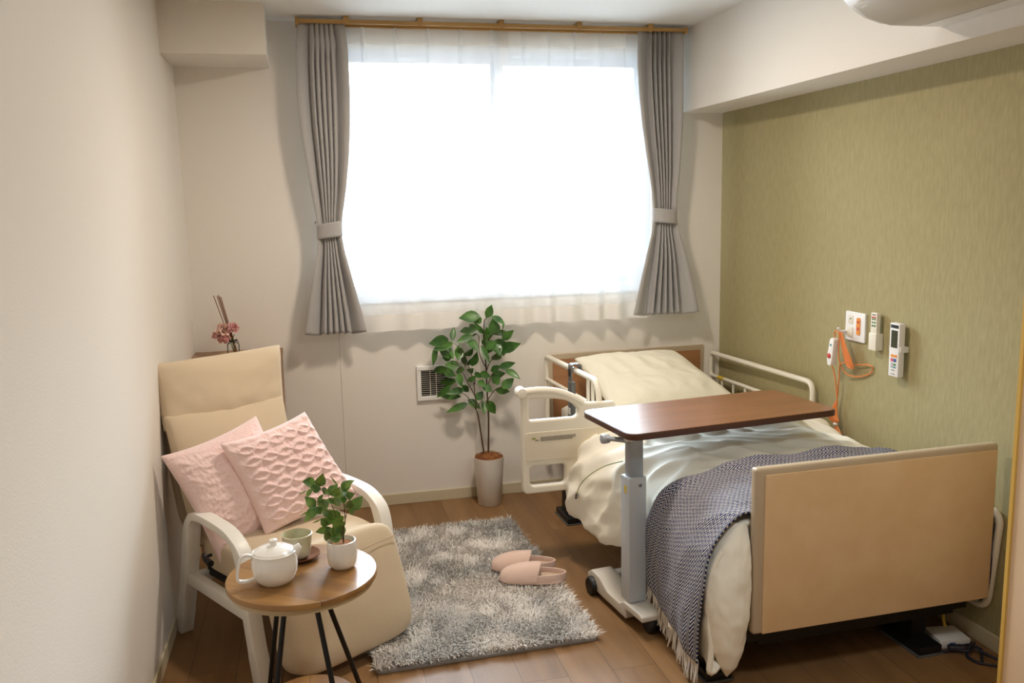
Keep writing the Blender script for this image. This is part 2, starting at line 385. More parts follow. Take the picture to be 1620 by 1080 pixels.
# ---------------------------------------------------------------- ceiling lamp and added entry fill
def ceiling_lamp(x, y, r, st, label, colr):
    t = empty('ceiling_light', (x, y, H), label=label, cat='ceiling light')
    B().lathe([(r*.9, -.002), (r*1.12, -.002), (r*1.14, -.010), (r*1.10, -.016), (r, -.016), (r*.97, -.008), (r*.9, -.002)], cap=False).obj('trim_ring', M_whitep, t)
    B().lathe([(r*.985, -.012), (r*.5, -.0125), (.001, -.0125)], cap=False).obj('diffuser', emis('lamp_glow_'+str(r), colr, st), t)
ceiling_lamp(.34, -1.22, .11, LAMP_MAIN, 'round flat ceiling light over the middle of the room', LAMP_COL)
ceiling_lamp(.55, -3.45, .18, FILL_ENTRY, 'unseen round fill light added on the entry ceiling behind the viewer', FILL_COL)  # out-of-view fill, added to brighten the footboard and back wall

# ---------------------------------------------------------------- curtain rail
t = empty('curtain_rail', (.51, -.1, 2.385), label='double golden brown curtain rail fixed under the ceiling over the window', cat='curtain rail')
def rel(o): o.matrix_parent_inverse = Matrix.Translation(-o.parent.location); return o
rel(B().box(-.44, 1.46, -.150, -.128, 2.366, 2.384).obj('front_track', M_gold, t, smooth=False, bevel=.003))
rel(B().box(-.42, 1.44, -.092, -.072, 2.362, 2.385).obj('rear_track', M_gold, t, smooth=False, bevel=.003))
for x in (-.44, 1.46): rel(B().box(x-.008, x+.008, -.153, -.07, 2.358, 2.388).obj('end_cap', M_gold, t, smooth=False, bevel=.003))
for x in (-.22, .12, .51, .90, 1.27): rel(B().box(x-.012, x+.012, -.155, -.02, 2.384, 2.3995).box(x-.012, x+.012, -.157, -.148, 2.366, 2.39).box(x-.008, x+.008, -.158, -.15, 2.36, 2.368).obj('bracket', M_gold, t, smooth=False, bevel=.002))

# ---------------------------------------------------------------- curtains
def interp(tab, z):
    tab = sorted(tab); zs = [a[0] for a in tab]
    return [float(np.interp(z, zs, [a[k] for a in tab])) for k in range(1, len(tab[0]))]
LC = [[2.359, -.44, -.226], [2.275, -.447, -.219], [2.191, -.455, -.218], [2.051, -.458, -.219], [1.908, -.452, -.226], [1.764, -.437, -.239], [1.619, -.419, -.259], [1.5, -.403, -.282], [1.417, -.396, -.293], [1.322, -.407, -.28], [1.172, -.439, -.245], [1.021, -.468, -.211], [.93, -.485, -.194]]
RC = [[2.352, 1.21, 1.454], [2.215, 1.207, 1.452], [2.061, 1.217, 1.453], [1.906, 1.234, 1.451], [1.748, 1.258, 1.442], [1.589, 1.286, 1.43], [1.46, 1.304, 1.424], [1.363, 1.287, 1.442], [1.266, 1.259, 1.472], [1.103, 1.218, 1.513], [.945, 1.183, 1.551]]
def drape(tab, zt, zb, ztie, label, seed, flip, hemtilt):
    xm = (tab[0][1]+tab[0][2])/2
    t = empty('drape_curtain', (xm, -.14, zt), label=label, cat='curtain', group='grey curtains on both sides of the window')
    rnd = random.Random(seed); ph = [rnd.uniform(-.25, .25) for _ in range(16)]
    def phi(u):
        if u < .26: return u/.26*.5
        if u > .76: return 5.5+(u-.76)/.24*.5
        return .5+(u-.26)/.5*5
    def fn(u, v):
        z = zt+(zb-zt)*v; x0, x1 = interp(tab, z)
        uu = 1-u if flip else u
        p = phi(uu); c = cos(2*pi*p); s_ = sin(2*pi*p)
        dt = abs(z-ztie); squeeze = min(1, .35+dt/.35)
        A = .031*squeeze*(1.0 if z < ztie else .85)
        if .26 < uu < .76: A *= .8+.5*ph[int(p)]
        else: A *= .75
        # header pleats pinch
        hd = max(0, 1-(zt-z)/.10); 
        A = A*(1-.45*hd)
        y = -.115+A*(.9*c if c < 0 else c)*-1
        if not .26 < uu < .76: y += -.012*sin(pi*(uu/.26 if uu < .5 else (1-uu)/.24))*squeeze
        hb = max(0, 1-abs(zt-.085-z)/.05)
        x = x0+(x1-x0)*(u+(.012*squeeze+.022*hb)*s_)
        y += .006*noise.noise(Vector((x*9, z*2.2, seed)))
        zz = z+(hemtilt*(u-.5)+.006*c)*max(0, (v-.9)/.1) 
        return (x-xm, y+.14, zz-zt)
    surf('cloth', fn, 240, 90, M_drape, t, solid=.0025)
    x0, x1 = interp(tab, ztie)
    def tb(u, v):
        a = 2*pi*u; xx = (x0+x1)/2+(x1-x0+.012)/2*cos(a); yy = -.117+.034*sin(a)*(1+.15*cos(a))
        return (xx-xm, yy+.14, ztie-.038+.072*v+.012*cos(a)*(1 if flip else -1)*-.6-zt)
    surf('tieback', tb, 60, 6, M_drape, t, solid=.004)
    xs = x0-.01 if not flip else x1+.01
    B().tube([(xs-xm, .139, ztie+.03-zt), (xs-xm, .11, ztie+.03-zt), (xs-xm, .09, ztie+.037-zt)], .004).obj('tieback_hook', M_chrome, t)
drape(LC, 2.372, .928, 1.43, 'grey pinch-pleated curtain tied back left of the window', 1, False, .0)
drape(RC, 2.368, .94, 1.455, 'grey pinch-pleated curtain tied back right of the window, beside the green wall', 5, True, .0)
def sheer(x0, x1, sp, amp, seed, label, y0):
    t = empty('sheer_curtain', ((x0+x1)/2, y0, 2.36), label=label, cat='sheer curtain', group='white sheer curtains over the window')
    xm = (x0+x1)/2
    def fn(u, v, z0=2.362, z1=1.005):
        z = z0+(z1-z0)*v; x = x0+(x1-x0)*u; k = (x-x0)/sp
        d = (2.362-z)/1.44
        pl = max(0, cos(2*pi*k))**34
        yy = -amp*(.25+.75*d)*sin(2*pi*k+.5*sin(3*k)+seed)-.5*amp*d*noise.noise(Vector((x*5, z*.8, seed)))
        yy += -.022*pl*max(0, 1-d*1.3) 
        xx = x+.012*d*noise.noise(Vector((x*4, seed, z)))
        return (xx-xm, yy, z-2.36)
    surf('voile', lambda u, v: fn(u, v), 330, 36, M_sheer, t)
    surf('hem', lambda u, v: fn(u, v, 1.006, .922), 330, 5, M_sheerh, t)
    surf('header_tape', lambda u, v: Vector(fn(u, v, 2.362, 2.29))+Vector((0, -.0015, 0)), 330, 4, sheer_mat('sheer_tape', .3, (.82, .8, .76, 1)), t)
sheer(-.30, .56, .155, .012, 1.0, 'white sheer curtain over the left half of the window', -.078)
sheer(.50, 1.295, .132, .022, 3.0, 'white sheer curtain with deeper folds over the right half of the window', -.074)

# ---------------------------------------------------------------- air conditioner
t = empty('air_conditioner', (XB, -2.3, 2.05), label='white wall air conditioner mounted high on the beam', cat='air conditioner')
prof = [(1.504, 2.043), (1.38, 2.044), (1.29, 2.048), (1.235, 2.063), (1.19, 2.087), (1.155, 2.118), (1.135, 2.16), (1.13, 2.25), (1.145, 2.31), (1.17, 2.33), (1.504, 2.335)]
rel(B().prism(prof, 'y', -1.935, -2.71).obj('body', M_whitep, t, bevel=.006))
rel(B().prism([(1.40, 2.0425), (1.30, 2.0435), (1.225, 2.062), (1.175, 2.095), (1.168, 2.088), (1.22, 2.055), (1.298, 2.036), (1.40, 2.036)], 'y', -1.975, -2.67).obj('louver', mat('ac_louver', '#c3bcb0', .4), t, bevel=.002))
rel(B().box(1.402, 1.408, -1.99, -2.66, 2.038, 2.0445).obj('slot', M_black, t, smooth=False))
rel(B().box(1.18, 1.2, -2.0, -2.03, 2.079, 2.0865).obj('indicator', M_whitep, t, smooth=False))

# ---------------------------------------------------------------- vent
t = empty('wall_vent', (.145, 0, .63), label='square cream wall vent with black grille, low on the wall behind the tall plant', cat='vent')
rel(ring(B(), .055, .236, .543, .722, .022, -.018, 0).obj('frame', M_whitep, t, smooth=False, bevel=.003))
rel(B().box(.076, .216, -.004, -.001, .563, .702).obj('backing', M_black, t, smooth=False))
g = B()
for i in range(12): z = .5725+i*.0108; g.box(.076, .216, -.010, -.008, z, z+.0015)
for x in (.124, .155): g.box(x-.0012, x+.0012, -.013, -.007, .563, .702)
rel(g.obj('grille', M_creamp, t, smooth=False))

# ---------------------------------------------------------------- bed
BED = empty('care_bed', (.756, -.03, 0), R(1.6), label='electric care bed with tan head and foot boards, pushed along the green wall', cat='bed')
def bedp(o): o.parent = BED; return o
# headboard
B().box(-.012, .892, -.002, .028, .2, .745).obj('headboard', M_bframe, BED, bevel=.008)
hb = B().box(.016, .866, -.008, 0, .22, .718).obj('headboard_panel', M_hbrown, BED, bevel=.003)
# footboard
fy = -2.06
B().box(.012, .893, fy, fy+.034, .195, .728).obj('footboard', M_bframe, BED, bevel=.012, seg=4)
B().box(.042, .886, fy-.005, fy+.002, .197, .708).obj('footboard_panel', M_tan, BED, bevel=.004, seg=3)
pad('mattress', (.44, -1.03, .415), (.435, 0, 0), (0, .985, 0), (0, 0, .078), M_sheet, BED, e=12, n=16)
B().box(.03, .85, -1.98, -.03, .285, .335).obj('bed_deck', M_greyd, BED, smooth=False, bevel=.004)
fb = B()
for x in (.08, .78): fb.box(x-.02, x+.02, -2.0, -.2, .13, .17)
for y in (-1.99, -.25): fb.box(.06, .80, y-.02, y+.02, .13, .17)
fb.box(.0, .84, -2.022, -1.985, .15, .27)
for y in (-.5, -1.5): fb.box(.12, .16, y-.02, y+.02, .16, .29).box(.70, .74, y-.02, y+.02, .16, .29)
fb.obj('base_frame', M_black, BED, smooth=False, bevel=.004)
for x, y in ((-.035, -.42), (-.05, -1.87), (.78, -.42), (.70, -1.93)):
    l = B().prism([(x-.045, y-.10), (x+.045, y-.10), (x+.045, y+.09), (x-.045, y+.09)], 'z', .006, .035).box(x-.03, x+.03, y-.04, y+.04, .03, .15).obj('leg', M_black, BED, bevel=.006)
    B().box(x-.05, x+.05, y-.104, y+.094, 0, .007).obj('foot_pad', M_greyd, l, smooth=False, bevel=.002)
# left head rail
x = -.05
rp = fillet([(x, -.11, .36), (x, -.11, .757), (x, -.86, .772), (x, -.885, .66), (x, -.885, .40)], [.03, .035, .09, .05, 0])
rl = B().tube(rp, .0135).tube([(x, -.11, .64), (x, -.87, .655)], .010).obj('left_side_rail', M_creamt, BED)
for y in (-.74, -.80): B().tube([(x, y, .41), (x, y, .765)], .008).obj('rail_bar', M_creamt, rl)
B().box(x-.014, x+.014, -.83, -.76, .40, .66).obj('rail_bracket', M_creamp, rl, bevel=.005)
# swing-out assist grip
oy = -.895
outer = [(p.x, p.y) for p in fillet([(-.405, .318, 0), (-.19, .318, 0), (-.16, .40, 0), (.015, .42, 0), (.015, .69, 0), (-.13, .693, 0), (-.175, .728, 0), (-.25, .755, 0), (-.405, .765, 0)], [.03, .03, .03, .02, .02, .03, .05, .06, .02], 8, True)]
h1 = [(p.x, p.y) for p in fillet([(-.372, .636, 0), (-.165, .636, 0), (-.152, .665, 0), (-.19, .705, 0), (-.25, .722, 0), (-.372, .728, 0)], [.012, .02, .015, .03, .03, .012], 6, True)]
h2 = rrect(-.372, -.215, .352, .437, .022)
MX = Matrix.Translation((0, oy, 0)) @ Matrix.Rotation(R(90), 4, 'X')
gp = plate('assist_grip', outer, [h1, h2], .034, .009, MX, M_creamp, BED, label='cream swing-out assist grip with two hand openings')
B().tube(smooth_path([(-.405, oy-.004, .757), (-.33, oy-.004, .76), (-.25, oy-.004, .75), (-.18, oy-.004, .722), (-.135, oy-.004, .692)]), .016).obj('grip_bar', M_creamt, gp)
B().lathe([(.001, -.027), (.02, -.025), (.023, -.012), (.023, .02), (.001, .022)], (-.402, oy, .757), ax='y').obj('end_knob', M_creamt, gp)
plate('inset_panel', rrect(-.39, -.02, .462, .585, .012), [], .004, .0015, Matrix.Translation((0, oy-.0175, 0)) @ Matrix.Rotation(R(90), 4, 'X'), mat('cream_inset', '#d9ceb8', .5), gp)
pr = B(); random.seed(3)
for r_, (xa, xb) in enumerate(((-.325, -.175), (-.325, -.17), (-.325, -.185))):
    xx = xa
    while xx < xb:
        ww = random.uniform(.004, .012); pr.box(xx, xx+ww, oy-.0205, oy-.0199, .5595-r_*.0065, .5632-r_*.0065); xx += ww+.0015
for xx in (-.348, -.343, -.338): pr.box(xx, xx+.004, oy-.0205, oy-.0199, .549, .553)
pr.obj('printed_notice', M_text, gp, smooth=False)
B().box(-.362, -.347, oy-.0205, oy-.0199, .556, .563).obj('printed_logo', M_greentext, gp, smooth=False)
B().tube([(-.05, oy, .30), (-.05, oy, .45)], .016).obj('hinge_post', M_creamt, gp)
# right head rail
x = .93
rp = fillet([(x, -.01, .40), (x, -.01, .70), (x, -.97, .715), (x, -.97, .40)], [.03, .03, .05, 0])
rr_ = B().tube(rp, .0125).tube(fillet([(x, -.01, .60), (x, -.02, .575), (x, -.97, .59)], .02), .010).obj('right_side_rail', M_creamt, BED)
for k_ in range(7): y = -.14-k_*.122; B().tube([(x, y, .40), (x, y, .58)], .007).obj('rail_bar', M_creamt, rr_)
B().lathe([(.0112, -.10), (.0112, -.165)], (x, 0, .5765), ax='y').obj('rail_label', M_yel, rr_)
# right foot rail, lowered
x = .915
rp = fillet([(x, -1.12, .15), (x, -1.12, .497), (x, -2.065, .488), (x, -2.03, .14), (x, -1.12, .14)], [0, .04, .05, .05, 0])
B().tube(rp, .0125).obj('lowered_side_rail', M_creamt, BED)
# white print on headboard side / bracket of rails
for a_, b_ in (((.875, -.3, .38), (.93, -.3, .40)), ((.875, -.8, .38), (.93, -.8, .40)), ((-.05, -.3, .36), (.0, -.3, .35)), ((-.05, -.80, .41), (.0, -.80, .33))): B().tube([a_, b_], .01).obj('rail_mount', M_creamt, BED)

# bed surface sections shared by duvet and blanket (bed frame coordinates)
SEC = [ # y, outer left x, bottom z, bulge height, top z
    (-.86, -.18, .25, .58), (-.95, -.205, .215, .60), (-1.1, -.175, .195, .60), (-1.3, -.125, .20, .60), (-1.5, -.085, .15, .60), (-1.65, -.10, .10, .59), (-1.9, -.118, .08, .575), (-2.055, -.118, .07, .56)]
def section(y):
    ys = [-s[0] for s in SEC]; xo, zb, zt = [float(np.interp(-y, ys, [s[k] for s in SEC])) for k in (1, 2, 3)]
    kk = min(1, max(0, (-y-.8)/.4))
    return [(xo+.045, zb+.015), (xo+.008, zb+.0), (xo-.004, zb+.09), (xo+.004, .38), (xo+.035, .48), (xo+.10, .555), (.10, zt), (.28, zt+.015), (.45, zt+.01), (.62, zt+.01), (.77, zt-.015), (.855, zt-.05), (.882, .44), (.885, .30), (.88, .20)]
_cache = {}
def secpoint(s, y):
    key = round(y, 4)
    if key not in _cache:
        P = smooth_path([(a, b, 0) for a, b in section(y)], 10); d = [0]
        for i in range(1, len(P)): d.append(d[-1]+(P[i]-P[i-1]).length)
        _cache[key] = (np.array(d)/d[-1], np.array([q.x for q in P]), np.array([q.y for q in P]), d[-1])
    d, X, Z, Ltot = _cache[key]
    return Vector((float(np.interp(s, d, X)), y, float(np.interp(s, d, Z))))
def norm_at(s, y):
    a = secpoint(min(1, s+.01), y)-secpoint(max(0, s-.01), y); b = secpoint(s, y-.01)-secpoint(s, y+.01)
    n = a.cross(b); n = -n if n.z < 0 and .2 < s < .8 else n
    t_ = Vector((-a.z, 0, a.x)).normalized(); return t_
def wrinkle(p, s):
    q = Vector((p.x*3.2+p.y*1.5, p.y*3.0-p.z*2, p.z*3))
    a = noise.noise(q)*.017+.012*(.35-abs(noise.noise(Vector((p.x*11-p.z*8, p.y*6+p.x*5, p.z*9)))))
    q2 = Vector((p.x*5+p.y*9+p.z*4, p.y*2.5-p.x*4, p.z*5+3)); b = abs(noise.noise(q2))
    return a+(.22-b)*.045
def hidden_edge(s):
    u = (s-.035)/.86
    if u < 0: return (-9, 9)
    return (-1.445-.215*min(1, max(0, (u-.06)/.27))+.04*max(0, (u-.45)/.5), -1.985-.075*min(1, u/.28)**1.5)
def duv(s, t_):
    y = -.88-1.138*t_; p = secpoint(s, y); n = norm_at(s, y)
    wv = wrinkle(p, s)
    edge = min(1, t_/.05, (1-t_)/.05)
    h = wv*(1.15 if s < .35 else .8)
    hem = max(0, 1-s/.22)
    h += hem*.013*sin(t_*26+2*noise.noise(Vector((t_*4, 0, 0))))
    if t_ < .36: h += .035*(1-(abs(t_-.20)/.17)**2 if abs(t_-.20) < .17 else 0)*(1 if .3 < s < .8 else 0)
    ye, k_ = hidden_edge(s); under = min(1, max(0, (ye-.02-y)/.05))*min(1, max(0, (y-k_-.01)/.03))
    p = p+n*(h*(1-under)-.012*under)
    if t_ < .06: p.z -= (1-t_/.06)**2*.06*(1 if .25 < s < .85 else .2)
    return p
DV = surf('duvet', duv, 150, 170, M_duvet, None, solid=.018, offset=1)
DV.matrix_world = BED.matrix_basis.copy()
def lobe(u, v):
    a = 2*pi*u; zc = .545-.50*v
    rx = float(np.interp(v, [0, .12, .35, .6, .8, .92, 1], [.03, .058, .074, .068, .050, .028, .002])); ry = float(np.interp(v, [0, .12, .35, .6, .8, .92, 1], [.03, .055, .068, .066, .052, .034, .002]))
    cx_ = float(np.interp(v, [0, .3, .7, 1], [.0, -.044, -.05, -.05])); cy_ = float(np.interp(v, [0, .3, 1], [-1.985, -2.0, -2.015]))
    k = 1.04+.10*noise.noise(Vector((cos(a)*1.5, sin(a)*1.5, v*5)))+.05*noise.noise(Vector((cos(a)*4, sin(a)*4+v*3, v*14)))
    x_ = cx_+rx*cos(a)*k; y_ = cy_+ry*sin(a)*k
    if y_ < -2.015: x_ = min(x_, .009)
    return Vector((x_, y_, zc))
surf('duvet_corner', lobe, 64, 60, M_duvet, DV)
tag(DV, 'cream quilted duvet spread over the bed and hanging down its left side', 'duvet')
cp = [(-.205, -1.02, .335), (-.20, -1.06, .39), (-.185, -1.13, .45), (-.155, -1.22, .51), (-.12, -1.32, .555)]
B().tube(smooth_path(cp), .0022).obj('corner_tie', mat('tie_green', '#a9b27a', .7), DV)
B().tube([(-.206, -1.015, .315), (-.205, -1.022, .34)], .004).obj('tie_tip', M_greyd, DV)
# pillow
PL = empty('pillow', (0, 0, 0), label='cream pillow leaning against the headboard', cat='pillow')
bm_ = BED.matrix_basis
def BW(p): return bm_ @ Vector(p)
bpy.data.objects.remove(PL)
wr = lambda u, v: .018*noise.noise(Vector((u*3, v*3, 2)))+.014*(.3-abs(noise.noise(Vector((u*6+v*2, v*4-u, 5)))))+.004*noise.noise(Vector((u*16, v*12, 5)))
PW = pillow('bed_pillow', BW((.10, -.10, .735)), BW((.66, -.09, .74)), BW((.865, -.42, .53)), BW((.16, -.50, .53)), .15, M_pill, None, disp=wr, pinch=.03, pw=.5, flat=.35)
tag(PW, 'cream pillow leaning on the headboard at the head of the bed', 'pillow')

# blanket with herringbone weave
def herring():
    m = bpy.data.materials.new('herringbone_wool'); m.use_nodes = True; nt = m.node_tree; N = nt.nodes; L = nt.links; p = N['Principled BSDF']; p.inputs['Roughness'].default_value = .9; p.inputs['Specular IOR Level'].default_value = .1
    tc = N.new('ShaderNodeTexCoord'); sx = N.new('ShaderNodeSeparateXYZ'); L.new(tc.outputs['UV'], sx.inputs[0])
    def mth(op, a, b=None, c=None):
        n = N.new('ShaderNodeMath'); n.operation = op
        for i, q in enumerate((a, b, c)):
            if q is None: continue
            if isinstance(q, (int, float)): n.inputs[i].default_value = q
            else: L.new(q, n.inputs[i])
        return n.outputs[0]
    nz = N.new('ShaderNodeTexNoise'); nz.inputs['Scale'].default_value = 60; L.new(tc.outputs['UV'], nz.inputs['Vector'])
    nv = mth('MULTIPLY', nz.outputs['Fac'], .35)
    # columns across v (bed length .5 m), stripes along u (about 1.2 m)
    zig = mth('PINGPONG', mth('MULTIPLY', sx.outputs[1], 27), 1.0)
    ph = mth('ADD', mth('ADD', mth('MULTIPLY', sx.outputs[0], 98), mth('MULTIPLY', zig, 2.0)), nv)
    st = mth('FRACT', ph); sel = mth('GREATER_THAN', st, .64)
    mx = N.new('ShaderNodeMix'); mx.data_type = 'RGBA'; mx.inputs['A'].default_value = hexc('#2f3a60'); mx.inputs['B'].default_value = hexc('#c9c4ba'); L.new(sel, mx.inputs['Factor'])
    L.new(mx.outputs['Result'], p.inputs['Base Color'])
    b = N.new('ShaderNodeBump'); b.inputs['Strength'].default_value = .5; b.inputs['Distance'].default_value = .003; L.new(mth('PINGPONG', ph, .5), b.inputs['Height']); L.new(b.outputs[0], p.inputs['Normal'])
    return m
M_her = herring()
def blk(u, v, off=.014):
    s = .035+.86*u
    ytop, ybot = hidden_edge(s)
    ybot = max(ybot, -2.022)
    y = ytop+(ybot-ytop)*v
    p = secpoint(s, y); n = norm_at(s, y)
    h = off+.3*wrinkle(p, s)+.008*sin(v*7+1.5+3*u)*max(0, 1-u/.5)
    h += .02*max(0, 1-v/.12)*(.6+.4*sin(u*30))
    return p+n*h
t = empty('throw_blanket', BW((0, -1.75, 0)), R(1.6), label='navy and white herringbone throw blanket with white fringe over the foot of the bed', cat='blanket')
def tb2(f): 
    return lambda u, v: f(u, v)-Vector((0, -1.75, 0))
surf('woven_cloth', tb2(blk), 190, 60, M_her, t, solid=.006, offset=-1)
fg = B(); random.seed(5)
for i in range(100):
    v = (i+.5)/100; p = blk(0, v)-Vector((0, -1.75, 0)); 
    d = Vector((random.uniform(-.012, .006), random.uniform(-.015, .015), 0)); z = p.z
    ln = min(z-.004, random.uniform(.065, .085))
    pts = [p+Vector((0, 0, .006)), p+d*.3+Vector((random.uniform(-.003, .003), 0, -ln*.4)), p+d*.8+Vector((random.uniform(-.004, .004), random.uniform(-.004, .004), -ln*.75)), p+d+Vector((0, 0, -ln))]
    fg.tube(smooth_path(pts, 3), [.0028]*9+[.0016], n=5)
fg.obj('fringe', mat('fringe_white', '#d6cfc4', .9), t, kind='stuff')

# bed controller hung on rail
t = empty('bed_controller', BW((-.05, -.56, .5)), R(1.6), label='grey bed remote control hooked over the left bed rail', cat='remote control')
B().box(-.028, -.006, -.028, .028, .03, .215).obj('handset', M_greyd, t, bevel=.005)
B().sweep(fillet([(-.022, 0, .19), (-.022, 0, .296), (.024, 0, .296), (.024, 0, .24)], .012), (0, 1, 0), .05, .005).obj('hook', mat('warm_grey_plastic', '#6b625a', .5), t)
B().box(-.0295, -.0275, -.012, .012, .24, .275).obj('hook_label', M_black, t, smooth=False)
B().box(-.0295, -.0275, -.014, -.004, .06, .09).box(-.0295, -.0275, .004, .014, .06, .09).obj('buttons', M_whitep, t, smooth=False)

# ---------------------------------------------------------------- overbed table
t = empty('overbed_table', (.65, -1.53, 0), R(7), label='rolling overbed table with a walnut-coloured top reaching across the bed', cat='overbed table')
c7, s7 = cos(R(7)), sin(R(7))
def ov(x, y): dx, dy = x-.65, y+1.53; return (dx*c7+dy*s7, -dx*s7+dy*c7)
cx, cy = ov(1.0, -1.405)
tp = plate('tabletop', rrect(cx-.440, cx+.440, cy-.202, cy+.202, .045), [], .022, .002, Matrix.Translation((0, 0, .730)), M_walnute, t)
plate('top_surface', rrect(cx-.438, cx+.438, cy-.200, cy+.200, .044), [], .003, .0008, Matrix.Translation((0, 0, .7415)), M_walnut, tp)
B().box(-.045, .75, -.035, .035, .692, .716).obj('support_arm', M_whitep, t, bevel=.004)
B().box(-.025, .027, -.022, .022, .52, .70).obj('inner_post', mat('post_grey', '#9da2a7', .35, metal=.3), t, bevel=.004)
B().box(-.036, .034, -.034, .034, .085, .556).obj('outer_post', mat('post_light_grey', '#b9bcbe', .4), t, bevel=.006)
B().lathe([(.006, -.0345), (.006, -.037), (.001, -.0375)], (.008, 0, .528), ax='y', n=12).obj('screw', M_chrome, t)
B().box(-.0368, -.0358, -.012, .004, .495, .525).obj('warning_label', M_yel, t, smooth=False)
B().tube([(-.03, -.01, .69), (-.10, .02, .70)], .009).obj('lever_shaft', M_grey, t)
B().lathe([(.001, 0), (.016, .002), (.018, .012), (.016, .03), (.001, .034)], (-.115, .03, .695), ax='x', n=20).obj('height_lever', M_grey, t)
# foot: long base piece
fpt = [(-.0, .30, .065), (0, .27, .088), (0, .20, .088), (0, .14, .055), (0, .02, .055), (0, -.02, .075), (0, -.14, .075)]
b_ = B()
prof_ = [(.31, .03), (.305, .075), (.27, .096), (.20, .092), (.13, .062), (.03, .062), (.0, .082), (-.12, .088), (-.145, .082), (-.145, .062), (-.02, .058), (-.02, .022), (.2, .022)]
b_.prism(prof_, 'x', -.045, .045)
b_.obj('base_foot', mat('base_ivory', '#cfc8bb', .4), t, bevel=.006, seg=3)
for y in (.24, -.10): B().box(.045, .62, y-.02, y+.02, .052, .088).obj('base_arm', M_whitep, t, bevel=.005)
for x, y in ((-.02, .255), (.0, -.105), (.58, .255), (.58, -.105)):
    B().lathe([(.001, -.020), (.031, -.019), (.037, -.011), (.037, .011), (.031, .019), (.001, .020)], (x-(.025 if y > 0 and x < .1 else -.012), y, .037), ax='x').obj('caster', M_black, t)

# ---------------------------------------------------------------- wall devices (green wall)
t = empty('outlet_plate', (XR, -1.235, 1.0), label='white outlet plate with an orange socket strip on the green wall', cat='wall outlet')
B().prism([(p[0], p[1]) for p in rrect(-.066, .066, -.06, .06, .006)], 'x', 0, -.009).obj('cover_plate', M_whitep, t, bevel=.002)
B().prism(rrect(-.036, -.012, -.032, .04, .011), 'x', -.008, -.0115).obj('orange_socket', M_orangep, t)
B().box(-.0125, -.011, -.031, -.017, -.012, 0).box(-.0125, -.011, -.031, -.017, .018, .026).obj('socket_slots', M_red, t, smooth=False)
B().box(-.012, -.009, .012, .05, -.045, -.005).box(-.0105, -.009, .015, .045, .01, .045).obj('call_button', M_creamp, t, bevel=.002)
B().box(-.0112, -.0104, .025, .035, .028, .033).obj('indicator_lamp', M_grn, t, smooth=False)
B().tube([(-.008, .06, -.03), (-.035, .06, -.03)], .008).obj('cord_plug', M_whitep, t)
def remote(name, y, z0, z1, wid, th, label):
    t = empty(name, (XR, y, z0), label=label, cat='remote control'); return t
t = remote('light_remote', -1.385, .93, 1.076, .04, .02, 'small cream remote control in a holder between the outlet plate and the larger remote')
B().box(-.03, -.012, -.019, .019, .0, .146).obj('handset', M_creamp, t, bevel=.003)
B().box(-.034, 0, -.023, .023, -.003, .065).obj('holder', M_creamp, t, bevel=.003)
b_ = B()
for i in range(3):
    for j in range(2): b_.box(-.0315, -.03, -.012+j*.014, -.004+j*.014, .118-i*.013, .124-i*.013)
b_.obj('buttons', M_grn, t, smooth=False); B().box(-.0312, -.03, -.010, .010, .137, .140).obj('emitter', M_black, t, smooth=False)
B().box(-.0315, -.03, -.012, .012, .126, .131).obj('power_button', M_red, t, smooth=False)
t = remote('air_conditioner_remote', -1.527, .848, 1.056, .055, .025, 'long white remote control with a screen and coloured buttons, rightmost on the green wall')
B().box(-.04, -.014, -.028, .028, 0, .205).obj('handset', M_whitep, t, bevel=.004)
B().box(-.036, 0, -.034, .034, .095, .118).obj('holder_clip', M_whitep, t, bevel=.003)
B().box(-.0412, -.039, -.019, .017, .112, .178).obj('screen', M_lcd, t, smooth=False)
B().box(-.0412, -.039, -.022, .022, .187, .199).obj('emitter', M_black, t, smooth=False)
for nm, m, y0, y1, z0, z1 in (('wide_button', M_orangep, -.02, .014, .076, .085), ('pink_button', M_pinkb, .002, .014, .058, .070), ('blue_button', M_blue, -.016, -.003, .058, .070), ('green_button', M_grn, -.015, -.003, .044, .051), ('teal_button', M_teal, -.014, -.004, .034, .040), ('grey_button', M_grey, .002, .013, .048, .052), ('grey_button', M_grey, .002, .013, .041, .045), ('grey_button', M_grey, .002, .013, .034, .038), ('print', M_text, -.008, .010, .024, .026), ('print', M_text, -.01, .012, .010, .0115)):
    B().box(-.0418, -.039, y0, y1, z0, z1).obj(nm, m, t, smooth=False)
# nurse call handset with orange cord
t = empty('nurse_call_handset', (1.715, -1.18, .85), label='white nurse call handset with an orange cord hanging on a hook', cat='nurse call')
hx_ = 1.70
def rb(o): o.matrix_parent_inverse = Matrix.Translation(-Vector(o.parent.location)); return o
hs = B().prism([(p.x, p.y) for p in fillet([(-1.178, .945, 0), (-1.148, .945, 0), (-1.128, .86, 0), (-1.132, .825, 0), (-1.158, .825, 0), (-1.166, .85, 0)], .012, 5, True)], 'x', 1.675, 1.70).obj('handset', M_whitep, t, bevel=.005)
rb(hs)
rb(B().lathe([(.011, 0), (.011, -.003), (.009, -.005), (.001, -.0055)], (1.675, -1.147, .868), ax='x', n=20).obj('call_button', M_red, t))
rb(B().lathe([(.005, 0), (.005, -.0015), (.001, -.002)], (1.675, -1.156, .915), ax='x', n=16).obj('indicator', M_teal, t))
rb(B().tube(fillet([(XR, -1.18, .975), (1.70, -1.18, .975), (1.69, -1.18, .99)], .01), .005).obj('hook', M_whitep, t))
cb = B()
P = lambda L: smooth_path([Vector(q) for q in L], 8)
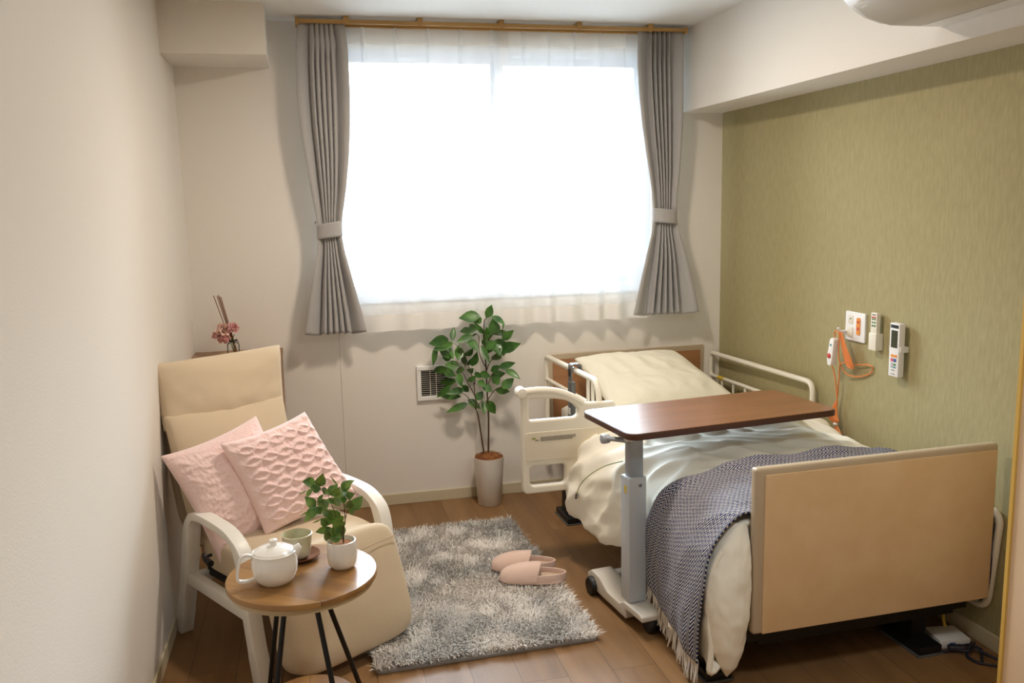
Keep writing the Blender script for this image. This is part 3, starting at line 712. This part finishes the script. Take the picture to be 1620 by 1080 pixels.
for k_ in range(5):
    o_ = k_*.006
    cb.tube(P([(1.70, -1.185-o_*.3, .972), (1.70, -1.20-o_, .92), (1.705, -1.232-o_*1.6, .845), (1.708, -1.235-o_, .832), (1.705, -1.215, .86), (1.70, -1.185, .955), (1.70, -1.178, .975)]), .0028, n=6)
cb.tube(P([(1.69, -1.16, .95), (1.685, -1.168, .975), (1.69, -1.19, .96), (1.70, -1.18, .86), (1.72, -1.20, .80), (1.73, -1.27, .797), (1.735, -1.34, .822), (1.735, -1.357, .85), (1.73, -1.33, .857), (1.725, -1.25, .842)]), .0028, n=6)
cb.tube(P([(1.70, -1.22, .85), (1.705, -1.18, .83), (1.715, -1.165, .78), (1.72, -1.150, .70), (1.722, -1.140, .65), (1.722, -1.138, .60), (1.72, -1.15, .52)]), .003, n=6)
cb.tube(P([(1.69, -1.147, .825), (1.70, -1.155, .78), (1.715, -1.155, .68), (1.72, -1.145, .64)]), .0028, n=6)
for k_ in range(8):
    a = -.022+k_*.0062
    cb.tube(P([(1.722, -1.142, .67), (1.720-.003*k_, -1.140+a*.5, .61), (1.718-.002*k_, -1.146+a*.9, .585), (1.718, -1.150, .568), (1.716, -1.166+a*1.1, .535), (1.715, -1.175+a*.9, .51), (1.715, -1.16, .475)]), .0034, n=6)
rb(cb.obj('cord', M_orange, t))
rb(B().lathe([(.008, -.006), (.011, 0), (.008, .006)], (1.716, -1.15, .568), n=12).obj('cord_tie', M_whitep, t))
rb(B().box(1.70, 1.725, -1.175, -1.15, .44, .478).obj('plug', M_creamt, t, bevel=.004))

# ---------------------------------------------------------------- tall plant
def leafmesh(b, base, tip, wd, nrm, droop=.12):
    base, tip, nrm = Vector(base), Vector(tip), Vector(nrm).normalized(); ax = tip-base; L_ = ax.length; ax.normalize()
    s = ax.cross(nrm).normalized(); n = s.cross(ax).normalized(); V = []
    ts = [0, .1, .25, .42, .6, .78, .9, 1]; ws = [.03, .45, .88, 1, .88, .52, .24, .0]
    for tt, ww in zip(ts, ws):
        c = base+ax*L_*tt-n*droop*L_*(tt**2)+n*droop*L_*.6*tt
        V += [c-s*wd/2*ww+n*wd*.14*ww, c, c+s*wd/2*ww+n*wd*.14*ww]
    Fc = []
    for i in range(len(ts)-1):
        for j in (0, 1): Fc.append((i*3+j, i*3+j+1, (i+1)*3+j+1, (i+1)*3+j))
    b.add(V, Fc)
T1 = [(470,150,315,155,75),(485,165,430,195,50),(530,160,575,70,55),(585,155,678,208,45),(455,250,305,285,60),(400,320,283,360,50),(500,300,435,210,30),(590,310,590,190,80),(540,360,530,265,50),(600,315,690,300,35),(670,360,755,290,50),(675,265,678,225,12),(590,380,685,400,40),(440,310,385,340,20),(365,350,445,430,55),(490,400,520,340,30),(480,410,540,530,40),(560,370,540,480,70),(600,400,640,480,60),(650,450,800,400,70),(640,480,575,560,60),(690,490,650,440,50),(180,350,45,368,75),(220,355,235,260,38),(218,385,80,425,50),(75,410,50,550,35),(110,450,200,510,45),(225,520,190,430,25),(130,510,200,520,50),(270,525,280,425,60),(325,500,395,440,50),(390,590,435,480,50),(345,590,400,520,30),(270,590,165,575,60),(165,600,50,635,50),(140,620,225,665,55),(330,585,300,500,35),(320,625,245,650,50),(270,660,290,740,50),(240,720,105,745,50),(190,760,85,850,45),(310,800,185,810,45),(275,865,120,870,45),(340,935,175,990,45),(345,905,440,970,50),(425,900,470,840,50),(475,920,490,1005,30),(510,910,580,1020,60),(350,720,420,680,35),(360,640,400,600,40),(410,650,465,690,35),(465,655,545,680,45),(445,725,500,760,40),(485,770,555,810,50),(560,640,640,595,40),(630,610,760,585,45),(695,630,800,685,45),(560,690,670,680,50),(575,740,630,700,60),(655,790,748,725,60),(600,810,705,845,45),(300,760,345,830,40),(245,700,290,720,40),(520,430,600,380,60),(500,350,560,300,50)]
S1 = [[(475,1380),(435,1080),(415,990)],[(415,990),(340,870),(270,830)],[(415,990),(410,870),(350,740),(310,650),(270,590),(200,560)],[(410,870),(400,740),(360,600),(330,500)],[(330,600),(290,450),(235,380)],[(410,760),(420,620)],[(430,970),(470,900)],[(515,1400),(525,1080),(520,850),(515,650),(510,500),(505,380),(510,200),(535,165)],[(520,900),(590,810),(655,780)],[(520,780),(545,730),(590,640),(690,630)],[(515,650),(550,560),(620,480),(680,400)],[(510,600),(460,470),(460,340),(430,300)],[(515,400),(600,300),(660,330),(675,250)]]
def plant_parts(t, leaves, stems, k, x0, z0, depth, m, seed, r0, right, wsc=1.5):
    rn = random.Random(seed); rt = Vector(right).normalized(); bk = Vector((-rt.y, rt.x, 0))
    def P3(px, py, d=0): return rt*((px-x0)*k)+Vector((0, 0, (z0-py)*k*1.012))+bk*d
    for i, st in enumerate(stems):
        main = i in (0, 7) if len(stems) > 9 else i == 0
        pts = smooth_path([P3(a, c, depth*.4*noise.noise(Vector((a*.01, c*.01, seed)))) for a, c in st], 5)
        rr = [r0*(1 if main else .55)*(1-.55*j/len(pts)) for j in range(len(pts))]
        B().tube(pts, rr, n=7).obj('stem' if main else 'twig', M_stem, t)
    b = B()
    for (a, c, e, f, ww) in leaves:
        d0 = depth*.5*noise.noise(Vector((a*.01, c*.01, seed))); d1 = d0+rn.uniform(-.5, .5)*depth
        tilt = Vector((rn.uniform(-.35, .35), -1, rn.uniform(.0, .6)))
        A_ = P3(a, c, d0); Z_ = P3(e, f, d1); leafmesh(b, A_-(Z_-A_)*.06, A_+(Z_-A_)*1.2, ww*k*wsc, tilt, rn.uniform(.05, .25))
    b.obj('foliage', m, t)
t = empty('tall_potted_plant', (.397, -.125, 0), label='tall artificial green plant in a white pot against the back wall', cat='plant')
B().lathe([(.058, 0), (.061, .004), (.079, .245), (.080, .252), (.076, .252), (.073, .235), (.001, .234)], n=40).obj('pot', M_pot, t)
co = B(); rn = random.Random(2)
co.lathe([(.0745, .232), (.072, .246), (.05, .262), (.02, .268), (.001, .269)], n=30, cap=False)
for i in range(420):
    a = rn.uniform(0, 2*pi); r_ = .074*math.sqrt(rn.random()); z = .268-.02*(r_/.074)**2
    p = Vector((r_*cos(a), r_*sin(a), z)); d = Vector((rn.uniform(-1, 1), rn.uniform(-1, 1), rn.uniform(.1, .7)))*.012
    co.tube([p, p+d*.6+Vector((0, 0, .003)), p+d], .0007, n=3)
co.obj('coconut_fibre', M_coco, t, kind='stuff')
plant_parts(t, T1, S1, 4.2/1374/5.4*1.0, 518, 1400, .10, M_leaf, 11, .005, (.9735, -.2274, 0))
for o in t.children:
    if o.name.startswith(('stem', 'twig', 'foliage')): o.location.z = .262

# ---------------------------------------------------------------- rug
def rug():
    t = empty('shaggy_rug', (.065, -1.045, 0), R(1.8), label='fluffy mottled grey and ivory shag rug on the floor between armchair and bed', cat='rug')
    hw, hl = .395, .61
    plate('backing', rrect(-hw, hw, -hl, hl, .03), [], .012, .002, Matrix.Translation((0, 0, .0065)), mat('rug_backing', '#8f8b86', .9), t)
    n = 42000; rs = np.random.RandomState(4)
    x = rs.uniform(-hw+.004, hw-.004, n); y = rs.uniform(-hl+.004, hl-.004, n); z = np.full(n, .012)
    cl = np.array([noise.noise(Vector((a*7, b*7, 0))) for a, b in zip(x, y)]); c2 = np.array([noise.noise(Vector((a*9+30, b*9, 5))) for a, b in zip(x, y)])
    ang = cl*4+c2*3+rs.normal(0, 1.0, n)-1.2; ln = rs.uniform(.024, .040, n); lean = rs.uniform(.25, .88, n)
    ex = np.maximum(np.abs(x)/hw, 0)**10; ey = np.abs(y)/hl; 
    dx = np.cos(ang)*ln*lean+np.sign(x)*ex*.012; dy = np.sin(ang)*ln*lean+np.sign(y)*(ey**16)*.012
    h = ln*np.sqrt(np.maximum(.1, 1-lean**2))*.95
    wv = .0016; px = -np.sin(ang)*wv; py = np.cos(ang)*wv
    P0 = np.stack([x-px, y-py, z], 1); P1 = np.stack([x+px, y+py, z], 1)
    m1 = np.stack([x+dx*.4-px, y+dy*.4-py, z+h*.75], 1); m2 = np.stack([x+dx*.4+px, y+dy*.4+py, z+h*.75], 1)
    T = np.stack([x+dx, y+dy, z+h*rs.uniform(.75, 1.05, n)], 1)
    V = np.concatenate([P0, P1, m2, m1, T]); i = np.arange(n)
    quads = np.stack([i, i+n, i+2*n, i+3*n], 1); tris = np.stack([i+3*n, i+2*n, i+4*n], 1)
    me = bpy.data.meshes.new('pile'); me.from_pydata(V.tolist(), [], quads.tolist()+tris.tolist())
    m = mat('rug_pile', '#cfccc7', .95, spec=.05, col2='#f2ece4', cscale=3.2, detail=7, clo=.40, chi=.56, sheen=.4)
    link('pile', me, m, t, True, kind='stuff')
rug()

# ---------------------------------------------------------------- slippers
def slipper(name, x, y, rz, label):
    t = empty(name, (x, y, .036), rz, label=label, cat='slipper', group='pink slippers on the rug')
    L_, W_ = .262, .047
    def half(u): # half width along length, u 0 toe .. 1 heel
        return W_*math.sqrt(max(0, 1-(2*u-1)**4))*(1.0-.14*u+.04*sin(pi*u))
    N_ = 30
    out = [(L_*(i/N_), half(i/N_)) for i in range(N_+1)]
    poly = [(a, b) for a, b in out]+[(a, -b) for a, b in out[::-1][1:-1]]
    B().prism(poly, 'z', 0, .012).obj('sole', M_slip, t, bevel=.003)
    B().prism([(L_*.5+(a-L_*.5)*.95, b*.9) for a, b in poly], 'z', .012, .017).obj('insole', M_insole, t, bevel=.002)
    def up(u, v):
        a = .56*u; hw = half(max(a, .004)); th = pi*v; hgt = .054*math.sin(min(1, (a/.56)**.55)*pi/2)+.012
        front = .0 if u < .999 else 0
        xx = L_*a+(.018*sin(th) if u > .0 else 0)*u**3
        return Vector((xx, hw*cos(th)*1.02, .006+hgt*sin(th)**.8*(1 if a > 0 else 0)))
    surf('upper', up, 26, 28, M_slip, t, solid=.005, offset=-1)
    def rim(u, v):
        s = -1+2*u; a = 1-.5*abs(s)**1.3 if True else 0
        a = .5+.5*cos(s*pi/2)**.75 if abs(s) < 1 else .5
        sg = 1 if s > 0 else -1; hw = half(min(.9995, a))*1.0
        return Vector((L_*a+.001, sg*hw if abs(s) > .0 else 0, .008+v*(.022+.004*abs(s))))
    b = B(); pts = []
    for i in range(41):
        th = -pi/2+pi*i/40; a = .50+.5*cos(th); hw = half(min(.999, a))
        pts.append(((L_*a), hw*(1 if sin(th) > 0 else -1) if abs(sin(th)) > 1e-6 else 0, .024))
    # smooth heel band
    pts = [Vector((L_*.5+L_*.5*cos(th), half(.62)*sin(th)*1.02*(1 if abs(sin(th)) < .999 else 1), .024)) for th in [-pi/2+pi*i/40 for i in range(41)]]
    b.sweep(pts, (0, 0, 1), .028, .006); b.obj('heel_rim', M_slip, t, bevel=.0025)
    return t
slipper('slipper', .222, -1.015, R(-15), 'pink slipper at the rug edge, the one nearer the window')
slipper('slipper', .232, -1.135, R(-16), 'pink slipper at the rug edge, the one nearer the viewer')

# ---------------------------------------------------------------- low cabinet + diffuser
t = empty('low_cabinet', (-.80, -.21, 0), label='light brown wooden cabinet in the left corner behind the armchair', cat='cabinet')
B().box(-.203, .203, -.205, .195, .835, .86).obj('top', M_cab, t, smooth=False, bevel=.002)
B().box(.182, .2, -.20, .19, .0, .835).obj('side_panel', M_cab, t, smooth=False, bevel=.001)
B().box(-.2, -.182, -.20, .19, .0, .835).obj('side_panel', M_cab, t, smooth=False, bevel=.001)
B().box(-.182, .182, .175, .19, .0, .835).obj('back_panel', M_cab, t, smooth=False)
B().box(-.182, .182, -.185, .175, .04, .06).obj('bottom_shelf', M_cab, t, smooth=False)
B().box(-.182, .182, -.185, .175, .44, .46).obj('shelf', M_cab, t, smooth=False)
for x in (-.092, .092):
    d_ = B().box(x-.089, x+.089, -.2, -.187, .045, .83).obj('door', M_cab, t, smooth=False, bevel=.002)
    B().box(x-(.07 if x > 0 else -.07)-.005, x-(.07 if x > 0 else -.07)+.005, -.212, -.2, .5, .6).obj('handle', M_blackm, d_, smooth=False)
B().lathe([(.006, 0), (.006, .003), (.001, .0035)], (.2, -.03, .60), ax='x', n=14).obj('screw_cap', M_walnute, t)
t = empty('reed_diffuser', (-.815, -.165, .86), label='glass reed diffuser with pink flowers and brown sticks on the cabinet', cat='diffuser')
B().lathe([(.024, .0), (.028, .003), (.028, .05), (.020, .060), (.017, .065), (.019, .078), (.017, .078), (.0155, .066), (.018, .058), (.026, .049), (.026, .005), (.001, .004)], n=28, cap=False).obj('glass_bottle', M_clear, t)
b_ = B(); rn = random.Random(5)
for i in range(6): 
    a = rn.uniform(-1, 1); b_.tube([(.012+.006*a, .006*rn.uniform(-1, 1), .006), (-.055+.016*a, .012*rn.uniform(-1, 1), .275+.01*rn.random())], .0021, n=6)
b_.obj('reed_sticks', M_reed, t)
B().tube([(.002, 0, .01), (-.012, -.01, .08), (-.03, -.015, .1)], .002, n=6).tube([(.006, 0, .01), (.0, -.01, .08), (.01, -.02, .1)], .002, n=6).obj('flower_stems', M_leaf, t)
B().tube(smooth_path([(-.019, 0, .068), (0, -.019, .068), (.019, 0, .068), (0, .019, .068), (-.019, 0, .068)]), .002, n=6).tube(smooth_path([(0, -.02, .068), (.02, -.028, .078), (.026, -.022, .06), (0, -.02, .068), (-.02, -.028, .076), (-.022, -.022, .058), (0, -.02, .068)]), .0014, n=6).obj('ribbon', M_black, t)
def flower(c, r, m, n, seed):
    rn = random.Random(seed); b = B(); c = Vector(c)
    for i in range(n):
        ph = rn.uniform(0, 2*pi); el = rn.uniform(-.3, 1.2); d = Vector((cos(ph)*cos(el), sin(ph)*cos(el), sin(el)))
        up = d.cross(Vector((rn.uniform(-1, 1), rn.uniform(-1, 1), rn.uniform(-1, 1)))).normalized()
        leafmesh(b, c+d*r*.15, c+d*r+up*r*.2, r*.95, d.cross(up)*rn.choice((-1, 1))+d*.6, .35)
    b.lathe([(.001, -r*.45), (r*.4, -r*.2), (r*.45, r*.1), (r*.2, r*.4), (.001, r*.45)], c, n=12)
    b.obj('flower', m, t)
flower((-.038, -.02, .120), .040, M_petal2, 44, 1); flower((.004, -.02, .128), .033, M_petal, 36, 2); flower((-.036, -.025, .080), .032, M_petal, 36, 3); flower((-.066, -.02, .098), .026, M_petal, 28, 4)

# ---------------------------------------------------------------- armchair
CO = Vector((-.975, -1.15, 0)); ca = math.atan2(-.84, .55)
AC = empty('armchair', CO, ca, label='beige high-back reclining armchair with white wooden arms, against the left wall', cat='armchair')
# local frame: +x forward (a), +y = left of forward; image width axis b = local +y
for bside in (0.0, .56):
    y0 = bside
    pts = [(.0, y0, 0), (.045, y0, .12), (.09, y0, .26), (.125, y0, .40), (.15, y0, .462), (.20, y0, .488), (.33, y0, .486), (.42, y0, .472), (.475, y0, .435), (.50, y0, .37), (.508, y0, .27), (.53, y0, .14), (.56, y0, 0)]
    P_ = smooth_path(pts, 6)
    B().sweep(P_, (0, 1, 0), .048, [.052 if p.z < .1 else (.046 if p.z < .42 else .028+.018*max(0, (.46-p.z)/.04) if p.z < .46 else .028) for p in P_]).obj('arm_frame', M_arm, AC, bevel=.004)
    B().sweep([(.075, y0, .235), (.515, y0, .222)], (0, 1, 0), .034, .042).obj('side_rail', M_arm, AC, bevel=.003)
B().sweep([(.46, .0, .225), (.46, .56, .225)], (1, 0, 0), .03, .04).obj('cross_rail', M_arm, AC, bevel=.003)
B().sweep([(.12, .0, .235), (.12, .56, .235)], (1, 0, 0), .03, .04).obj('cross_rail', M_arm, AC, bevel=.003)
B().box(.12, .50, .05, .51, .235, .262).obj('mechanism', M_black, AC, smooth=False, bevel=.004)
wd = .245; ym = .282
def cpad(name, p0, p1, th, side, **k):
    """pad with its front face running p0->p1 in the (a,z) plane"""
    p0 = Vector((p0[0], 0, p0[1])); p1 = Vector((p1[0], 0, p1[1])); d = p1-p0; L_ = d.length; d.normalize(); n = Vector((d.z, 0, -d.x))*side
    c = (p0+p1)/2-n*th/2+Vector((0, ym, 0)); return pad(name, c, d*(L_/2), Vector((0, k.pop('w', wd), 0)), n*(th/2), M_upl, AC, **k)
cpad('seat_cushion', (.03, .395), (.585, .405), .15, -1, e=5, bulge=.16, wr=.004, seed=1)
def CL(a, b, z): return Vector((a, b, z))
def fold_(u, v): return .014*noise.noise(Vector((u*2.5, v*9, 2)))+.006*max(0, u-.55)*noise.noise(Vector((u*4, v*34, 7)))*5
pillow('lower_back_cushion', CL(-.055, .012, .80), CL(-.060, .505, .80), CL(.11, .46, .34), CL(.11, .02, .34), .13, M_upl, AC, disp=fold_, pinch=.0, pw=.35)
pillow('head_cushion', CL(-.130, .012, .980), CL(-.128, .552, .985), CL(-.058, .508, .728), CL(-.055, .012, .742), .135, M_upl, AC, disp=lambda u, v: .006*noise.noise(Vector((u*3, v*3, 9)))+.006*(1-v)*noise.noise(Vector((u*9, v*5, 4))), pinch=.02, pw=.36)
cpad('footrest', (.605, .435), (.73, .045), .13, -1, e=6, bulge=.24, wr=.003, seed=4, w=.25, n=26)
cpad('back_shell', (-.03, .34), (-.195, .955), .03, 1, e=9, w=.235)
B().tube([(.628, .045, .375), (.655, .28, .378), (.628, .52, .375)], .0015, n=5).obj('seam', M_insole, AC)
b_ = B().lathe([(.001, -.03), (.013, -.03), (.013, -.022), (.006, -.02), (.006, .0)], (.235, .015, .35), ax='y', n=16)
b_.tube([(.235, -.01, .35), (.25, -.015, .347), (.292, -.018, .343)], [.007, .011, .012], n=10)
b_.obj('recline_lever', M_black, AC)
def CW(a, b, z): return CO+Vector((cos(ca), sin(ca), 0))*a+Vector((-sin(ca), cos(ca), 0))*b+Vector((0, 0, z))
def plush(amp, fu, fv, sd):
    def f(u, v):
        e_ = .12*noise.noise(Vector((u*5, v*5, sd))); sw = .30*sin(u*fu*2*pi+sd)
        r1 = abs(((v*fv+sw+e_) % 1)-.5)*2; r2 = abs(((v*fv-sw+.5*0+e_) % 1)-.5)*2
        rdg = max(r1, r2)
        return amp*(rdg**2.5)-amp*.5+.0035*noise.noise(Vector((u*34, v*34, sd)))
    return f
q = pillow('throw_cushion', CW(.12, -.085, .705), CW(.12, .285, .775), CW(.29, .37, .43), CW(.25, .035, .315), .14, M_pink, disp=plush(.005, 2, 6, 1), n=110, pinch=.08)
tag(q, 'smoother pink plush cushion on the armchair, the left one by the wall', 'cushion', 'pink cushions on the armchair')
q = pillow('throw_cushion', CW(.22, .085, .728), CW(.205, .44, .775), CW(.36, .56, .44), CW(.345, .165, .40), .13, M_pink, disp=plush(.014, 3, 7, 2), n=120, pinch=.08)
tag(q, 'pink plush cushion with raised wavy ridges on the armchair, the front right one', 'cushion', 'pink cushions on the armchair')

# ---------------------------------------------------------------- round side table
TC = (-.514, -1.972); TZ = .515
t = empty('side_table', (TC[0], TC[1], 0), R(0), label='round side table with wooden top and black legs in front of the armchair', cat='side table')
tt = B().lathe([(.001, .497), (.200, .497), (.2085, .500), (.2085, .513), (.2065, .515), (.001, .515)], n=72, cap=False).obj('tabletop', M_stbl, t)
tt.rotation_euler = (0, 0, R(55))
B().lathe([(.001, .478), (.188, .478), (.198, .482), (.198, .497), (.001, .497)], n=64, cap=False).obj('underside_ring', M_stund, t)
B().lathe([(.001, .115), (.126, .115), (.129, .118), (.129, .130), (.127, .132), (.001, .132)], n=56, cap=False).obj('lower_shelf', M_stbl, t)
for ph, r0, r1 in ((235, .08, .21), (130, .10, .21), (300, .055, .20), (30, .05, .20)):
    u = Vector((cos(R(ph)), sin(R(ph)), 0)); B().tube([u*r0+Vector((0, 0, .48)), u*r1+Vector((0, 0, 0.0))], .0075, n=12).obj('leg', M_blackm, t)
# teapot
t = empty('teapot', (-.585, -2.012, TZ), R(8), label='white porcelain teapot on the round side table', cat='teapot')
B().lathe([(.040, 0), (.043, .002), (.052, .012), (.060, .03), (.0625, .05), (.0615, .072), (.059, .084), (.060, .088), (.057, .090), (.054, .087), (.055, .07), (.05, .02), (.001, .012)], n=44, cap=False).obj('body', M_porc, t)
lid = B().lathe([(.054, .087), (.053, .092), (.04, .1), (.02, .1045), (.010, .106), (.009, .111), (.012, .116), (.011, .121), (.005, .124), (.001, .1243)], n=40, cap=False).obj('lid', M_porc, t)
B().sweep(smooth_path([(-.055, 0, .083), (-.075, 0, .088), (-.088, 0, .08), (-.097, 0, .055), (-.10, 0, .03), (-.096, 0, .018), (-.075, 0, .014), (-.053, 0, .018)]), (0, 1, 0), .013, .008).obj('handle', M_porc, t, bevel=.0035)
def spout(u, v):
    a = 2*pi*u; r_ = [.024, .017, .010][0]*(1-v)+.008*v; c = Vector((.044, 0, .066)).lerp(Vector((.071, 0, .0935)), v)
    return c+Vector((-.5*r_*sin(a), r_*cos(a), r_*.85*sin(a)))
surf('spout', spout, 24, 8, M_porc, t, solid=.002)
# cup + saucer
t2 = B().lathe([(.03, 0), (.034, .002), (.05, .008), (.060, .014), (.0595, .0165), (.048, .011), (.03, .006), (.001, .006)], (0, 0, 0), n=44, cap=False).obj('saucer', M_saucer)
t2.location = (-.522, -1.868, TZ); tag(t2, 'round brown saucer under the green cup', 'saucer')
t2 = B().lathe([(.026, 0), (.030, .003), (.037, .012), (.0395, .03), (.040, .033), (.0415, .048), (.042, .051), (.0435, .069), (.0445, .0715), (.042, .0725), (.040, .068), (.038, .04), (.033, .012), (.001, .008)], n=44, cap=False).obj('tea_cup', M_celadon)
t2.location = (-.526, -1.87, TZ+.0068); tag(t2, 'pale green ridged tea cup on a brown saucer', 'cup')
# small potted plant
t = empty('small_potted_plant', (-.401, -1.962, TZ), label='small green leafy plant in a white round pot on the side table', cat='plant')
B().lathe([(.027, 0), (.032, .002), (.040, .014), (.0425, .035), (.0415, .07), (.0405, .08), (.038, .0805), (.0375, .068), (.001, .066)], n=40, cap=False).obj('pot', M_porc, t)
B().lathe([(.037, .062), (.03, .071), (.001, .073)], n=24, cap=False).obj('soil', M_coco, t)
T2 = [(255,165,170,140,60),(300,190,350,75,65),(320,210,235,200,55),(190,225,120,262,10),(230,215,195,270,30),(400,240,325,235,45),(400,270,475,185,60),(430,280,505,200,60),(490,170,440,95,10),(510,225,630,140,40),(520,240,590,170,60),(540,300,540,230,60),(570,300,645,250,45),(385,330,275,400,75),(250,400,175,310,60),(275,400,180,490,60),(270,400,300,460,50),(200,440,115,478,10),(450,370,505,280,60),(505,330,565,310,45),(560,420,600,330,60),(600,430,690,330,70),(580,460,620,420,40),(385,460,300,480,60),(310,510,385,580,70),(380,450,440,580,90),(500,560,440,500,90),(500,620,460,540,90),(500,700,430,600,90),(385,610,260,650,50),(370,620,345,770,65),(455,640,395,620,60),(490,700,390,715,60),(300,515,220,565,12),(290,330,330,280,25),(380,320,440,360,40)]
S2 = [[(510,780),(520,600),(540,520),(530,360),(510,250)],[(540,520),(565,440),(600,400)],[(510,740),(450,500),(420,380),(380,270),(320,220),(250,180)],[(450,500),(385,460),(270,400)],[(500,720),(420,640),(385,600)]]
plant_parts(t, T2, S2, 2.43/1374/6.0, 490, 735, .05, M_leaf2, 21, .0022, (.9735, -.2274, 0), 1.65)
for o in t.children:
    if o.name.startswith(('stem', 'twig', 'foliage')): o.location.z = .078

# ---------------------------------------------------------------- adapter and cables on the floor
t = empty('power_adapter', (1.635, -1.965, 0), R(-8), label='white box adapter on the floor under the foot of the bed', cat='adapter')
B().box(-.055, .055, -.05, .05, .0, .03).obj('housing', M_whitep, t, bevel=.003)
B().box(-.02, .0, -.052, -.05, .01, .02).obj('port', M_blue, t, smooth=False)
o = B().tube(smooth_path([(1.655, -1.93, .035), (1.65, -1.925, .07), (1.655, -1.92, .14), (1.665, -1.91, .22), (1.67, -1.90, .30)]), .0055).obj('yellow_cord', mat('yellow_cord', '#c9a93c', .5))
tag(o, 'yellow cord rising from the white adapter under the bed', 'cord')
o = B().tube(smooth_path([(1.50, -2.03, .006), (1.55, -2.035, .008), (1.60, -2.04, .012), (1.66, -2.04, .02), (1.69, -2.06, .01), (1.66, -2.10, .008), (1.63, -2.13, .006), (1.62, -2.08, .008), (1.66, -2.05, .03), (1.70, -2.02, .012)]), .005).tube(smooth_path([(1.60, -2.045, .014), (1.63, -2.075, .02), (1.665, -2.06, .016), (1.70, -2.12, .006), (1.72, -2.14, .006)]), .0045).tube(smooth_path([(1.63, -2.13, .006), (1.68, -2.17, .006), (1.71, -2.20, .006)]), .0035).tube([(1.585, -2.035, .016), (1.63, -2.05, .018)], .013).obj('black_cable', M_purple)
tag(o, 'tangled black cable with plug on the floor in front of the white adapter', 'cable')
o = B().tube(smooth_path([tuple(BW(p)) for p in ((.89, -2.00, .45), (.898, -2.03, .43), (.905, -2.045, .36), (.903, -2.045, .28), (.90, -2.04, .20))]), .006).tube(smooth_path([tuple(BW(p)) for p in ((.885, -1.99, .44), (.895, -2.02, .46), (.905, -2.04, .43), (.895, -2.04, .41), (.888, -2.01, .43))]), .006).obj('blue_black_cable', mat('navy_cable', '#272a45', .5))
tag(o, 'dark blue cable hanging inside the lowered rail at the right of the footboard', 'cable')
